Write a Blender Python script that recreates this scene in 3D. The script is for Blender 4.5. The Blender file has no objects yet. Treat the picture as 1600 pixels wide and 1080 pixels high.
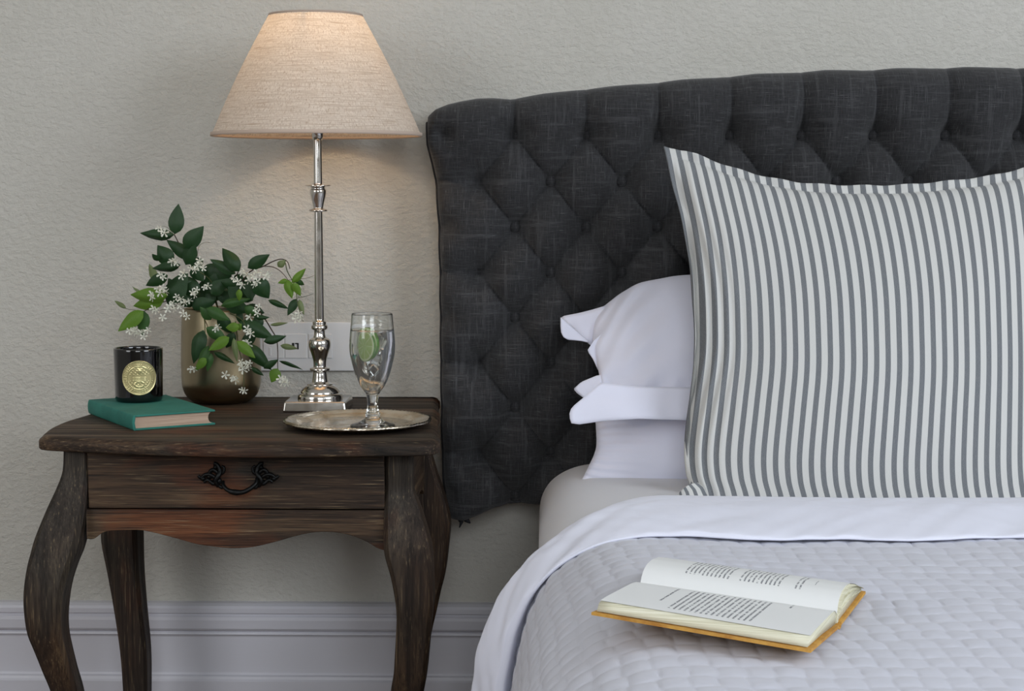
import bpy, bmesh, math, random
import numpy as np
from mathutils import Vector, Matrix, Euler, noise as mn
random.seed(7); np.random.seed(7)
C = bpy.context.scene.collection
PI = math.pi
# ------------------------------------------------------------------ camera
F = 2650.; EYE = 1.045; YAW = math.radians(1.1); PIT = math.radians(5.3)
cam = bpy.data.cameras.new('camera'); camo = bpy.data.objects.new('camera', cam); C.objects.link(camo)
cam.sensor_width = 36; cam.lens = F / 1600 * 36; cam.clip_start = .05
camo.location = (0, 0, EYE); camo.rotation_euler = (PI / 2 - PIT, 0, YAW)
bpy.context.scene.camera = camo
# ------------------------------------------------------------------ world, lights, exposure
w = bpy.data.worlds.new('world'); bpy.context.scene.world = w; w.use_nodes = True
w.node_tree.nodes['Background'].inputs[0].default_value = (.80, .88, 1.0, 1)
w.node_tree.nodes['Background'].inputs[1].default_value = .35
def area(name, loc, target, sx, sy, power, col):
    l = bpy.data.lights.new(name, 'AREA'); l.shape = 'RECTANGLE'; l.size = sx; l.size_y = sy
    l.energy = power; l.color = col
    o = bpy.data.objects.new(name, l); C.objects.link(o); o.location = loc
    o.rotation_euler = (Vector(target) - Vector(loc)).to_track_quat('-Z', 'Y').to_euler()
    return o
area('window_daylight', (-2.45, .7, 1.7), (0.0, 2.9, .8), 1.5, 1.5, 30, (.95, .97, 1.0))
area('window_daylight', (2.7, .3, 2.15), (.5, 2.7, .6), 1.6, 1.4, 62, (.84, .91, 1.0))
area('window_daylight', (.3, -1.8, 2.0), (.2, 2.9, .7), 1.7, 1.4, 48, (.90, .95, 1.0))
vs = bpy.context.scene.view_settings
vs.view_transform = 'Standard'; vs.look = 'None'; vs.exposure = 0.0; vs.gamma = 1.0; vs.use_curve_mapping = False
# ------------------------------------------------------------------ pixel -> world helpers (true distance given)
def ray(px, py):
    x = (px - 800) / F; u = -(py - 540) / F
    fy, fz, uy, uz = math.cos(PIT), -math.sin(PIT), math.sin(PIT), math.cos(PIT)
    dx, dy, dz = x, fy + u * uy, fz + u * uz
    c, s = math.cos(YAW), math.sin(YAW)
    return dx * c - dy * s, dx * s + dy * c, dz
def AY(px, py, Y):
    r = ray(px, py); t = Y / r[1]; return Vector((r[0] * t, Y, EYE + r[2] * t))
def AZ(px, py, Z):
    r = ray(px, py); t = (Z - EYE) / r[2]; return Vector((r[0] * t, r[1] * t, Z))
def lerp(a, b, t): return a + (b - a) * t
def interp(x, pts): return float(np.interp(x, [p[0] for p in pts], [p[1] for p in pts]))
def sm(x, a, b):
    t = np.clip((x - a) / (b - a), 0, 1); return t * t * (3 - 2 * t)
# ------------------------------------------------------------------ object helpers
ORG = {}
def tag(o, label=None, cat=None, group=None, kind=None):
    if label: o['label'] = label
    if cat: o['category'] = cat
    if group: o['group'] = group
    if kind: o['kind'] = kind
    return o
def thing(name, label, cat, loc, group=None):
    o = bpy.data.objects.new(name, None); o.empty_display_size = .05; C.objects.link(o)
    o.location = loc; ORG[o] = Vector(loc); return tag(o, label, cat, group)
def link(name, me, parent=None, loc=None):
    o = bpy.data.objects.new(name, me); C.objects.link(o)
    if parent:
        o.parent = parent; ORG[o] = ORG[parent].copy()
        if loc is not None: o.location = Vector(loc) - ORG[parent]; ORG[o] = Vector(loc)
    else:
        ORG[o] = Vector(loc or (0, 0, 0)); o.location = ORG[o]
    return o
def mesh(name, V, Fc, m, smooth=True, uv=None):
    me = bpy.data.meshes.new(name); me.from_pydata([tuple(map(float, v)) for v in V], [], [tuple(map(int, f)) for f in Fc])
    if m: me.materials.append(m)
    if smooth: me.polygons.foreach_set('use_smooth', [True] * len(me.polygons))
    if uv is not None:
        l = me.uv_layers.new(name='UVMap'); li = np.zeros(len(me.loops), dtype=np.int32); me.loops.foreach_get('vertex_index', li)
        l.data.foreach_set('uv', np.asarray(uv, dtype=np.float32)[li].ravel())
    me.update(); return me
def mk(name, V, Fc, m, parent=None, smooth=True, uv=None, loc=None):
    V = np.asarray([tuple(v) for v in V], dtype=float)
    o0 = ORG[parent] if parent else Vector(loc or (0, 0, 0))
    if parent and loc is not None: o0 = Vector(loc)
    return link(name, mesh(name, V - np.array(o0), Fc, m, smooth, uv), parent, None if parent and loc is None else o0)
def gridf(n, k, cu=False, cv=False, off=0):
    i, j = np.meshgrid(np.arange(n if cu else n - 1), np.arange(k if cv else k - 1), indexing='ij')
    i2 = (i + 1) % n; j2 = (j + 1) % k
    return np.stack([i * k + j, i2 * k + j, i2 * k + j2, i * k + j2], -1).reshape(-1, 4) + off
def grid(name, P, m, parent=None, cu=False, cv=False, uv=None, loc=None, flip=False):
    n, k = P.shape[:2]; Fc = gridf(n, k, cu, cv)
    if flip: Fc = Fc[:, ::-1]
    return mk(name, P.reshape(-1, 3), Fc, m, parent, True, None if uv is None else uv.reshape(-1, 2), loc)
def lathe(prof, c, seg=48, close=True):
    """prof (r, z) from bottom to top; c=(x,y) centre -> V, F"""
    V = []; n = len(prof)
    for i in range(seg):
        a = 2 * PI * i / seg
        for r, z in prof: V.append((c[0] + max(r, 1e-5) * math.cos(a), c[1] + max(r, 1e-5) * math.sin(a), z))
    Fc = [tuple(f) for f in gridf(seg, n, True, False)]
    return V, Fc
def smoothprof(pts, k=4):
    """Catmull-Rom through profile points"""
    P = [np.array(p, float) for p in pts]; out = []
    for i in range(len(P) - 1):
        p0, p1, p2, p3 = P[max(i - 1, 0)], P[i], P[i + 1], P[min(i + 2, len(P) - 1)]
        for j in range(k):
            t = j / k
            out.append(.5 * (2 * p1 + (p2 - p0) * t + (2 * p0 - 5 * p1 + 4 * p2 - p3) * t * t + (3 * p1 - p0 - 3 * p2 + p3) * t ** 3))
    out.append(P[-1]); return out
def tube(pts, rad, seg=8, cap=True):
    pts = [Vector(p) for p in pts]; n = len(pts); V = []; Fc = []
    rad = rad if hasattr(rad, '__len__') else [rad] * n
    up = Vector((0, 0, 1)); prev = None
    for i, p in enumerate(pts):
        t = (pts[min(i + 1, n - 1)] - pts[max(i - 1, 0)]).normalized()
        if prev is None: prev = t.cross(up if abs(t.z) < .9 else Vector((1, 0, 0))).normalized()
        a = (prev - t * prev.dot(t)).normalized(); b = t.cross(a); prev = a
        for k in range(seg):
            q = 2 * PI * k / seg; V.append(p + (a * math.cos(q) + b * math.sin(q)) * rad[i])
    for i in range(n - 1):
        for k in range(seg):
            k2 = (k + 1) % seg; Fc.append((i * seg + k, i * seg + k2, (i + 1) * seg + k2, (i + 1) * seg + k))
    if cap: Fc.append(tuple(range(seg))[::-1]); Fc.append(tuple((n - 1) * seg + k for k in range(seg)))
    return V, Fc
def curve3(pts, k=6): return [Vector(p) for p in smoothprof(pts, k)]
class MB:
    def __init__(s): s.V = []; s.F = []
    def add(s, V, Fc):
        o = len(s.V); s.V += [tuple(v) for v in V]; s.F += [tuple(int(i) + o for i in f) for f in Fc]; return s
    def box(s, a, b):
        (x0, y0, z0), (x1, y1, z1) = a, b
        return s.add([(x0, y0, z0), (x1, y0, z0), (x1, y1, z0), (x0, y1, z0), (x0, y0, z1), (x1, y0, z1), (x1, y1, z1), (x0, y1, z1)],
                     [(0, 3, 2, 1), (4, 5, 6, 7), (0, 1, 5, 4), (1, 2, 6, 5), (2, 3, 7, 6), (3, 0, 4, 7)])
    def mk(s, name, m, parent=None, smooth=False, bevel=0, loc=None, seg=2):
        o = mk(name, s.V, s.F, m, parent, smooth, loc=loc)
        if bevel:
            b = o.modifiers.new('bevel', 'BEVEL'); b.width = bevel; b.segments = seg; b.limit_method = 'ANGLE'
            o.data.polygons.foreach_set('use_smooth', [True] * len(o.data.polygons))
            o.modifiers.new('wn', 'WEIGHTED_NORMAL')
        return o
def fbm(x, y, sc, oct=3, seed=0.):
    """value noise on numpy arrays"""
    out = np.zeros_like(x, dtype=float); amp = 1.
    rs = np.random.RandomState(int(seed) + 11)
    for o in range(oct):
        T = rs.rand(64, 64); X = x * sc * 2 ** o + 100.3; Y = y * sc * 2 ** o + 57.7
        xi = np.floor(X).astype(int); yi = np.floor(Y).astype(int); fx = X - xi; fy = Y - yi
        fx = fx * fx * (3 - 2 * fx); fy = fy * fy * (3 - 2 * fy)
        g = lambda i, j: T[i % 64, j % 64]
        out += amp * ((g(xi, yi) * (1 - fx) + g(xi + 1, yi) * fx) * (1 - fy) + (g(xi, yi + 1) * (1 - fx) + g(xi + 1, yi + 1) * fx) * fy - .5)
        amp *= .5
    return out
# ------------------------------------------------------------------ materials
def srgb(r, g, b):
    f = lambda c: (c / 12.92 if c <= .04045 else ((c + .055) / 1.055) ** 2.4)
    return (f(r / 255), f(g / 255), f(b / 255), 1)
class M:
    def __init__(s, name, col=(200, 200, 200), rough=.6, metal=0, **kw):
        s.m = bpy.data.materials.new(name); s.m.use_nodes = True; s.n = s.m.node_tree.nodes; s.l = s.m.node_tree.links
        s.b = s.n['Principled BSDF']; s.b.inputs['Base Color'].default_value = srgb(*col)
        s.b.inputs['Roughness'].default_value = rough; s.b.inputs['Metallic'].default_value = metal
        for k, v in kw.items(): s.b.inputs[k.replace('_', ' ')].default_value = v
        s._tc = None
    def node(s, t, **kw):
        n = s.n.new(t)
        for k, v in kw.items():
            if hasattr(n, k) and k not in ('Scale',): setattr(n, k, v)
            else: n.inputs[k].default_value = v
        return n
    def tc(s, out='Object', scale=(1, 1, 1), rot=(0, 0, 0)):
        if not s._tc: s._tc = s.n.new('ShaderNodeTexCoord')
        mp = s.n.new('ShaderNodeMapping'); mp.inputs['Scale'].default_value = scale; mp.inputs['Rotation'].default_value = rot
        s.l.new(s._tc.outputs[out], mp.inputs[0]); return mp.outputs[0]
    def noise(s, vec, scale, detail=4, rough=.55, dist=0):
        n = s.n.new('ShaderNodeTexNoise'); n.inputs['Scale'].default_value = scale; n.inputs['Detail'].default_value = detail
        n.inputs['Roughness'].default_value = rough; n.inputs['Distortion'].default_value = dist
        s.l.new(vec, n.inputs['Vector']); return n.outputs['Fac']
    def ramp(s, fac, stops, interp='LINEAR'):
        r = s.n.new('ShaderNodeValToRGB'); r.color_ramp.interpolation = interp
        while len(r.color_ramp.elements) < len(stops): r.color_ramp.elements.new(.5)
        for e, (p, c) in zip(r.color_ramp.elements, stops):
            e.position = p; e.color = srgb(*c) if hasattr(c, '__len__') else (c, c, c, 1)
        s.l.new(fac, r.inputs[0]); return r.outputs[0]
    def mix(s, fac, a, b, mode='MIX'):
        n = s.n.new('ShaderNodeMix'); n.data_type = 'RGBA'; n.blend_type = mode
        for i, v in ((0, fac), (6, a), (7, b)):
            if hasattr(v, 'links'): s.l.new(v, n.inputs[i])
            elif i == 0: n.inputs[0].default_value = v
            else: n.inputs[i].default_value = srgb(*v)
        return n.outputs[2]
    def math(s, op, a, b=0., c=0.):
        n = s.n.new('ShaderNodeMath'); n.operation = op
        for i, v in enumerate((a, b, c)):
            if hasattr(v, 'links'): s.l.new(v, n.inputs[i])
            else: n.inputs[i].default_value = v
        return n.outputs[0]
    def sep(s, vec):
        n = s.n.new('ShaderNodeSeparateXYZ'); s.l.new(vec, n.inputs[0]); return n.outputs
    def color(s, sock): s.l.new(sock, s.b.inputs['Base Color']); return s
    def bump(s, h, strength=.3, dist=.001):
        n = s.n.new('ShaderNodeBump'); n.inputs['Strength'].default_value = strength; n.inputs['Distance'].default_value = dist
        s.l.new(h, n.inputs['Height'])
        if s.b.inputs['Normal'].links: s.l.new(s.b.inputs['Normal'].links[0].from_socket, n.inputs['Normal'])
        s.l.new(n.outputs[0], s.b.inputs['Normal']); return s
def plaster():
    s = M('wall_plaster', (196, 194, 186), .85)
    a = s.noise(s.tc(scale=(1, 1, 1.5)), 85, 5, .62); b = s.noise(s.tc(scale=(1, 1, 1.8)), 260, 3, .6); c = s.noise(s.tc(), 5, 2)
    s.color(s.mix(s.ramp(c, [(.3, 0), (.7, 1)]), (196, 193, 184), (200, 197, 189)))
    s.bump(s.ramp(a, [(.42, 0), (.66, 1)]), .5, .0032); s.bump(b, .45, .0018)
    return s.m
def wood(name, axis, tint=0, patch=0):
    """weathered reclaimed timber, grain along axis 0/1/2"""
    s = M(name, (70, 50, 36), .55, Specular_IOR_Level=.3)
    sc = [38, 38, 38]; sc[axis] = 1.6
    sc2 = [420, 420, 420]; sc2[axis] = 11
    v = s.tc(scale=tuple(sc)); g = s.noise(v, 1.0, 6, .65, .6); fine = s.noise(s.tc(scale=tuple(sc2)), 1.0, 3, .6)
    sc3 = [7, 7, 7]; sc3[axis] = 3
    big = s.noise(s.tc(scale=tuple(sc3)), 1.0, 3, .5)
    base = s.ramp(g, [(.30, (22, 17, 13)), (.46, (52, 39, 29)), (.58, (76, 58, 42)), (.74, (108, 88, 66))])
    base = s.mix(s.ramp(big, [(.50, 0), (.66, .65)]), base, s.ramp(g, [(.3, (26, 26, 24)), (.7, (70, 71, 63))]))
    red = s.noise(s.tc(scale=tuple(x * 1.15 for x in sc3), rot=(.3, .2, .5)), 1.1, 3, .6)
    base = s.mix(s.ramp(red, [(.56 - patch, 0), (.68 - patch, .75)]), base, s.ramp(g, [(.3, (52, 27, 16)), (.7, (120, 68, 38))]))
    base = s.mix(s.ramp(fine, [(.35, .75), (.5, 0)]), base, (22, 17, 13))
    base = s.mix(s.ramp(fine, [(.60, 0), (.72, .6)]), base, (150, 130, 100))
    if tint: base = s.mix(.34, base, (30, 16, 8))
    s.color(base); s.l.new(s.ramp(g, [(.3, .75), (.7, .5)]), s.b.inputs['Roughness'])
    s.bump(g, .45, .002); s.bump(fine, .75, .001)
    return s.m
def cotton(name, col, wr=.5, rough=.9):
    s = M(name, col, rough, Sheen_Weight=.15)
    s.bump(s.noise(s.tc(), 900, 2), .12, .0004); s.bump(s.noise(s.tc(), 14, 3), wr * .5, .004)
    return s.m
def charcoal():
    s = M('charcoal_linen', (58, 58, 62), .95, Sheen_Weight=.12, Sheen_Roughness=.5)
    h = s.noise(s.tc(scale=(40, 40, 1050)), 1.0, 3, .7); v = s.noise(s.tc(scale=(1050, 40, 40)), 1.0, 3, .7)
    pl = s.noise(s.tc(scale=(8, 8, 130)), 1., 2); pv = s.noise(s.tc(scale=(130, 8, 8)), 1., 2)
    t = s.math('MAXIMUM', h, v); t2 = s.math('MAXIMUM', pl, pv)
    col = s.ramp(t, [(.42, (26, 26, 27)), (.56, (42, 42, 44)), (.66, (60, 60, 62)), (.76, (112, 112, 112))])
    s.color(s.mix(s.ramp(t2, [(.58, 0), (.68, .28)]), col, (84, 84, 86)))
    s.bump(t, .5, .0006); return s.m
MAT = dict(
    wall=plaster())
s = M('white_satin_paint', (206, 205, 212), .42); s.bump(s.noise(s.tc(scale=(.6, 1, 4)), 40, 3), .15, .001); MAT['paint'] = s.m
MAT['ceiling'] = M('ceiling_paint', (225, 225, 222), .9).m
s = M('floor_boards', (96, 70, 50), .5); s.color(s.ramp(s.noise(s.tc(scale=(2, 20, 20)), 1.5, 5), [(.3, (70, 48, 34)), (.7, (122, 92, 66))])); MAT['floor'] = s.m
MAT['wood_x'] = wood('weathered_timber_long_grain', 0); MAT['wood_xa'] = wood('weathered_timber_red_patches', 0, 0, .12)
MAT['wood_z'] = wood('weathered_timber_upright_grain', 2, .8, -.02); MAT['wood_y'] = wood('weathered_timber_cross_grain', 1)
MAT['sheet'] = cotton('white_cotton_percale', (230, 232, 246), .35); MAT['pillow'] = cotton('white_pillow_cotton', (226, 227, 242), .5)
s = M('quilted_cotton', (200, 201, 211), .92, Sheen_Weight=.15); s.bump(s.noise(s.tc(scale=(60, 400, 400)), 1., 3), .25, .0006); MAT['quilt'] = s.m
MAT['mattress'] = cotton('fitted_sheet_cotton', (208, 208, 212), .3)
MAT['charcoal'] = charcoal()
MAT['piping'] = M('dark_piping', (30, 30, 33), .9).m
s = M('black_iron', (24, 25, 25), .42, .7); s.bump(s.noise(s.tc(), 260, 3), .5, .001); MAT['iron'] = s.m
s = M('polished_nickel', (214, 210, 204), .11, 1); s.l.new(s.ramp(s.noise(s.tc(), 40, 4), [(.3, .07), (.7, .2)]), s.b.inputs['Roughness']); MAT['nickel'] = s.m
s = M('tarnished_silver', (196, 188, 172), .24, 1); n = s.noise(s.tc(), 30, 5)
s.color(s.ramp(n, [(.3, (178, 160, 130)), (.6, (222, 214, 198))])); s.l.new(s.ramp(n, [(.3, .34), (.7, .14)]), s.b.inputs['Roughness']); MAT['silver'] = s.m
s = M('brushed_champagne_metal', (160, 148, 122), .3, 1, Anisotropic=.5); s.bump(s.noise(s.tc(scale=(3, 3, 500)), 1, 2), .12, .0005); MAT['gold'] = s.m
s = M('black_gloss_glass', (7, 7, 8), .06, 0, Coat_Weight=.6); MAT['black'] = s.m
s = M('candle_wax', (226, 224, 216), .5, Subsurface_Weight=.3); MAT['wax'] = s.m
s = M('green_cloth', (36, 112, 100), .75); s.bump(s.noise(s.tc(), 700, 2), .4, .0005); s.color(s.mix(s.ramp(s.noise(s.tc(), 22, 4), [(.35, 0), (.7, 1)]), (33, 106, 94), (46, 124, 110))); MAT['green'] = s.m
s = M('aged_page_edges', (196, 172, 150), .85); nn = s.noise(s.tc(scale=(8, 8, 1800)), 1, 3); s.color(s.ramp(nn, [(.35, (166, 138, 118)), (.65, (206, 182, 160))])); s.bump(nn, .5, .0005); MAT['pages'] = s.m
s = M('cream_page_edges', (226, 222, 200), .85); nn = s.noise(s.tc(scale=(8, 8, 1800)), 1, 3); s.color(s.ramp(nn, [(.35, (205, 200, 172)), (.65, (232, 229, 208))])); s.bump(nn, .4, .0005); MAT['cream'] = s.m
s = M('ochre_cloth', (205, 150, 62), .7); s.color(s.ramp(s.noise(s.tc(), 60, 4), [(.3, (178, 122, 48)), (.7, (218, 168, 78))])); MAT['ochre'] = s.m
MAT['plastic'] = M('white_plastic', (214, 214, 214), .35).m
MAT['dark'] = M('dark_recess', (18, 18, 18), .6).m
MAT['stem'] = M('green_stem', (72, 78, 40), .6).m; MAT['twig'] = M('brown_twig', (58, 42, 30), .7).m
def glassmat():
    m = bpy.data.materials.new('clear_glass'); m.use_nodes = True; b = m.node_tree.nodes['Principled BSDF']
    b.inputs['Transmission Weight'].default_value = 1; b.inputs['Roughness'].default_value = .01; b.inputs['IOR'].default_value = 1.45
    b.inputs['Base Color'].default_value = (.97, .985, .98, 1); return m
MAT['glass'] = glassmat()
m = glassmat(); m.name = 'water'; m.node_tree.nodes['Principled BSDF'].inputs['IOR'].default_value = 1.33; m.node_tree.nodes['Principled BSDF'].inputs['Base Color'].default_value = (.99, .99, .99, 1); MAT['water'] = m
wn_ = m.node_tree; df = wn_.nodes.new('ShaderNodeBsdfTranslucent'); df.inputs[0].default_value = (.93, .95, .97, 1); mxx = wn_.nodes.new('ShaderNodeMixShader'); mxx.inputs[0].default_value = .16
wn_.links.new(wn_.nodes['Principled BSDF'].outputs[0], mxx.inputs[1]); wn_.links.new(df.outputs[0], mxx.inputs[2]); wn_.links.new(mxx.outputs[0], wn_.nodes['Material Output'].inputs[0])
m = glassmat(); m.name = 'ice'; m.node_tree.nodes['Principled BSDF'].inputs['IOR'].default_value = 1.31; m.node_tree.nodes['Principled BSDF'].inputs['Roughness'].default_value = .12; MAT['ice'] = m
def leafmat(name, c1, c2, tr=.25):
    s = M(name, c1, .5, Specular_IOR_Level=.35); col = s.mix(s.ramp(s.noise(s.tc(), 60, 3), [(.35, 0), (.7, 1)]), c1, c2); s.color(col)
    t = s.n.new('ShaderNodeBsdfTranslucent'); s.l.new(col, t.inputs[0]); mx = s.n.new('ShaderNodeMixShader'); mx.inputs[0].default_value = tr
    out = s.n['Material Output']; s.l.new(s.b.outputs[0], mx.inputs[1]); s.l.new(t.outputs[0], mx.inputs[2]); s.l.new(mx.outputs[0], out.inputs[0])
    return s.m
LM = dict(d=leafmat('leaf_dark_green', (26, 54, 26), (42, 74, 38), .12), g=leafmat('leaf_mid_green', (50, 84, 40), (66, 102, 50), .25),
          l=leafmat('leaf_lime_green', (92, 132, 42), (116, 150, 58), .35), p=leafmat('leaf_pale_green', (120, 138, 92), (140, 152, 108), .4),
          f=leafmat('petal_white', (232, 232, 216), (240, 240, 228), .25))
# ------------------------------------------------------------------ the room
WY = 3.15; X0, X1, YB, H = -2.6, 3.4, -2.0, 2.8
def struct(name, a, b, m, bevel=0):
    return tag(MB().box(a, b).mk(name, m, bevel=bevel), kind='structure')
struct('wall_back', (X0 - .1, WY, 0), (X1 + .1, WY + .1, H), MAT['wall'])
struct('floor', (X0 - .1, YB - .1, -.1), (X1 + .1, WY + .1, 0), MAT['floor'])
struct('ceiling', (X0 - .1, YB - .1, H), (X1 + .1, WY + .1, H + .1), MAT['ceiling'])
struct('wall_left', (X0 - .1, YB, 0), (X0, WY, H), MAT['wall'])
struct('wall_right', (X1, YB, 0), (X1 + .1, WY, H), MAT['wall'])
struct('wall_front', (X0 - .1, YB - .1, 0), (X1 + .1, YB, H), MAT['wall'])
# skirting board profile (distance from wall, z), extruded along x
sp = [(0, 0), (.034, 0), (.034, .085), (.031, .088), (.034, .092), (.034, .118), (.030, .121), (.028, .126), (.021, .1275), (.019, .131),
      (.019, .200), (.0205, .203), (.024, .206), (.0225, .209), (.019, .211), (.024, .214), (.027, .218), (.028, .234), (.027, .240),
      (.022, .243), (.0225, .2455), (.026, .2475), (.026, .256), (.023, .2605), (.014, .264), (0, .2645)]
def skirting(name, axis, a, b, base, sgn):
    P = np.zeros((2, len(sp), 3))
    for i, t in enumerate((a, b)):
        for j, (d, z) in enumerate(sp):
            P[i, j] = (t, base + sgn * d, z) if axis == 0 else (base + sgn * d, t, z)
    o = grid(name, P, MAT['paint']); o.data.polygons.foreach_set('use_smooth', [False] * len(o.data.polygons)); return tag(o, kind='structure')
skirting('baseboard_back', 0, X0, X1, WY, -1); skirting('baseboard_left', 1, YB, WY, X0, 1); skirting('baseboard_right', 1, YB, WY, X1, -1)

# ------------------------------------------------------------------ bed: headboard, base
bed = thing('bed', 'double bed with deep-buttoned charcoal linen headboard against the wall', 'bed', (.82, 2.1, 0))
HF = 3.06                                                    # plane of the button bottoms
XC = .82
def headboard():
    px_top = [(664, 196), (668, 181), (680, 171), (700, 163), (722, 158), (745, 154), (770, 153), (797, 154.5), (850, 146), (905, 140), (960, 134), (1013, 130), (1065, 124), (1120, 121), (1180, 115), (1232, 113.5),
              (1290, 109), (1350, 109.5), (1400, 106), (1455, 106.5), (1510, 104), (1560, 105.5), (1580, 105)]
    T = [AY(x, y, 3.04) for x, y in px_top]
    px_left = [(668, 181), (670, 215), (677, 250), (683, 290), (687, 350), (689, 430), (690, 560), (692, 700), (697, 790)]
    Lf = [AY(x, y, 3.05) for x, y in px_left]
    xl = lambda z: np.interp(z, [p.z for p in Lf][::-1], [p.x for p in Lf][::-1])
    def zt(x):
        xm = np.where(x > XC, 2 * XC - x, x); return np.interp(xm, [p.x for p in T], [p.z for p in T])
    bot = [AY(x, y, 3.05) for x, y in [(690, 788), (706, 808), (725, 811), (745, 803), (770, 792), (840, 785)]]
    zb = lambda x: np.interp(np.where(x > XC, 2 * XC - x, x), [p.x for p in bot], [p.z for p in bot])
    n, k = 620, 230
    u = np.linspace(0, 1, n)[:, None] * np.ones((1, k)); v = np.ones((n, 1)) * np.linspace(0, 1, k)[None, :]
    def warp(t, e):                       # finer near both ends
        return t + e * np.sin(2 * PI * t) / (2 * PI) * -1
    u = warp(u, .35); v = warp(v, .35)
    xb0 = xl(.8); X = xb0 + u * (2 * (XC - xb0)); Z = zb(X) + v * (zt(X) - zb(X))
    # flare of the left and right outline with height
    fl = xl(Z) - xb0; X = X + fl * (1 - sm(u, 0, .10)) - fl * sm(u, .90, 1); Z = zb(X) + v * (zt(X) - zb(X))
    # tufting lattice
    B0 = AY(805, 212, HF); W = .1275; Hh = .0815; z1 = B0.z; x0 = B0.x
    xe = x0 - .062; xr = 2 * XC - xe
    Xc = np.clip(X, xe, xr); Zc = np.minimum(Z, z1)
    Xm = np.where(Xc > XC + 0, Xc, Xc)
    p = (Xm - x0) / W + (Zc - z1) / (2 * Hh); q = (Xm - x0) / W - (Zc - z1) / (2 * Hh)
    sp_, sq_ = np.abs(np.sin(PI * p)), np.abs(np.sin(PI * q))
    puff = (sp_ ** .40) * (sq_ ** .80)
    wc = np.maximum(sm(xe - X, 0, .03), np.maximum(sm(X - xr, 0, .03), sm(Z - z1, 0, .03))); puff = puff ** (1 - .55 * wc)
    # distance to nearest button, measured in the unclamped plane
    P0 = (X - x0) / W; Q0 = (Z - z1) / Hh
    r2 = np.full_like(X, 9.)
    for dr in (0, 1, -1):
        row = np.minimum(np.round(Q0) + dr, 0); off = np.where(np.mod(row, 2) == 0, 0, .5)
        col = np.round(P0 - off) + off
        r2 = np.minimum(r2, ((P0 - col) * W) ** 2 + ((Q0 - row) * Hh) ** 2)
    r = np.sqrt(r2)
    h = .034 * puff + .024 * (1 - np.exp(-(r / .024) ** 2)) - .006 * np.exp(-(r / .009) ** 2)
    h += .0015 * fbm(X, Z, 30, 3, 5)
    # creases radiating between buttons
    e = np.minimum(np.minimum(X - (xb0 + fl), (2 * XC - xb0 - fl) - X), 9)
    e2 = zt(X) - Z; e3 = Z - zb(X)
    R = .030; roll = lambda d, R: R - np.sqrt(np.maximum(R * R - np.clip(R - d, 0, R) ** 2, 0))
    back = roll(np.maximum(e, 0), R) + roll(np.maximum(e2, 0), .045) + roll(np.maximum(e3, 0), .02)
    # a softly scrolled top: edge swells a little
    h += .012 * np.exp(-((e2 - .05) / .05) ** 2)
    Yv = HF - h + np.minimum(back, .06)
    P = np.stack([X, Yv, Z], -1)
    # skirt back to the wall side
    ringN = 10
    root = grid('headboard', P, MAT['charcoal'], bed, flip=False)
    V = []; Fc = []
    idx = [(i, 0) for i in range(n)] + [(n - 1, j) for j in range(1, k)] + [(i, k - 1) for i in range(n - 2, -1, -1)] + [(0, j) for j in range(k - 2, 0, -1)]
    N = len(idx)
    for (i, j) in idx: V.append(P[i, j])
    for (i, j) in idx: q = P[i, j].copy(); q[1] = WY - .006; V.append(q)
    for a in range(N): b = (a + 1) % N; Fc.append((a, b, N + b, N + a))
    Fc.append(tuple(range(N, 2 * N)))
    hs = mk('headboard_side', V, Fc, MAT['charcoal'], root); es_ = hs.modifiers.new('es', 'EDGE_SPLIT'); es_.split_angle = math.radians(50)
    # piping down the left and right front edges
    for s in (0, n - 1):
        pts = [Vector(P[s, j]) + Vector((0, -.001, 0)) for j in range(0, k - 2, 4)]
        V, Fc = tube(pts, .0028, 8); mk('piping', V, Fc, MAT['piping'], root)
    # buttons
    bm = lathe(smoothprof([(0, .009), (.005, .0085), (.009, .006), (.0108, .002), (.0105, -.002), (.008, -.004)], 3), (0, 0), 20)
    bmesh_ = mesh('button', [(x, -z, y) for x, y, z in bm[0]], bm[1], MAT['charcoal'])
    cnt = 0
    for row in range(0, 9):
        off = 0 if row % 2 == 0 else -.5
        for c in range(-1, 18):
            x = x0 + (c + off) * W; z = z1 - row * Hh
            if x < xe - .001 or x > 2 * XC - xe + .001 or z < .47: continue
            if row % 2 == 0 and c < 0: continue
            b = link('button', bmesh_, root, (x, HF - .0015, z)); cnt += 1
    # little torn corner of the lining hanging under the left wing
    a = AY(716, 806, 3.03)
    V, Fc = tube([a, a + Vector((.006, 0, -.012)), a + Vector((.002, 0, -.022))], [.006, .004, .001], 6); mk('lining_thread', V, Fc, MAT['piping'], root)
    V, Fc = tube([a + Vector((.004, 0, 0)), a + Vector((.018, 0, -.010)), a + Vector((.022, 0, -.014))], [.006, .004, .001], 6); mk('lining_thread', V, Fc, MAT['piping'], root)
    return root
headboard()
MB().box((.03, 1.12, .14), (1.61, 3.02, .30)).mk('bed_base', MAT['charcoal'], bed, bevel=.015)
for x in (.1, 1.54):
    for y in (1.2, 2.9):
        V, Fc = lathe([(0, 0), (.022, 0), (.03, .14), (0, .14)], (x, y), 16); mk('leg', V, Fc, MAT['piping'], bed)
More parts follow.
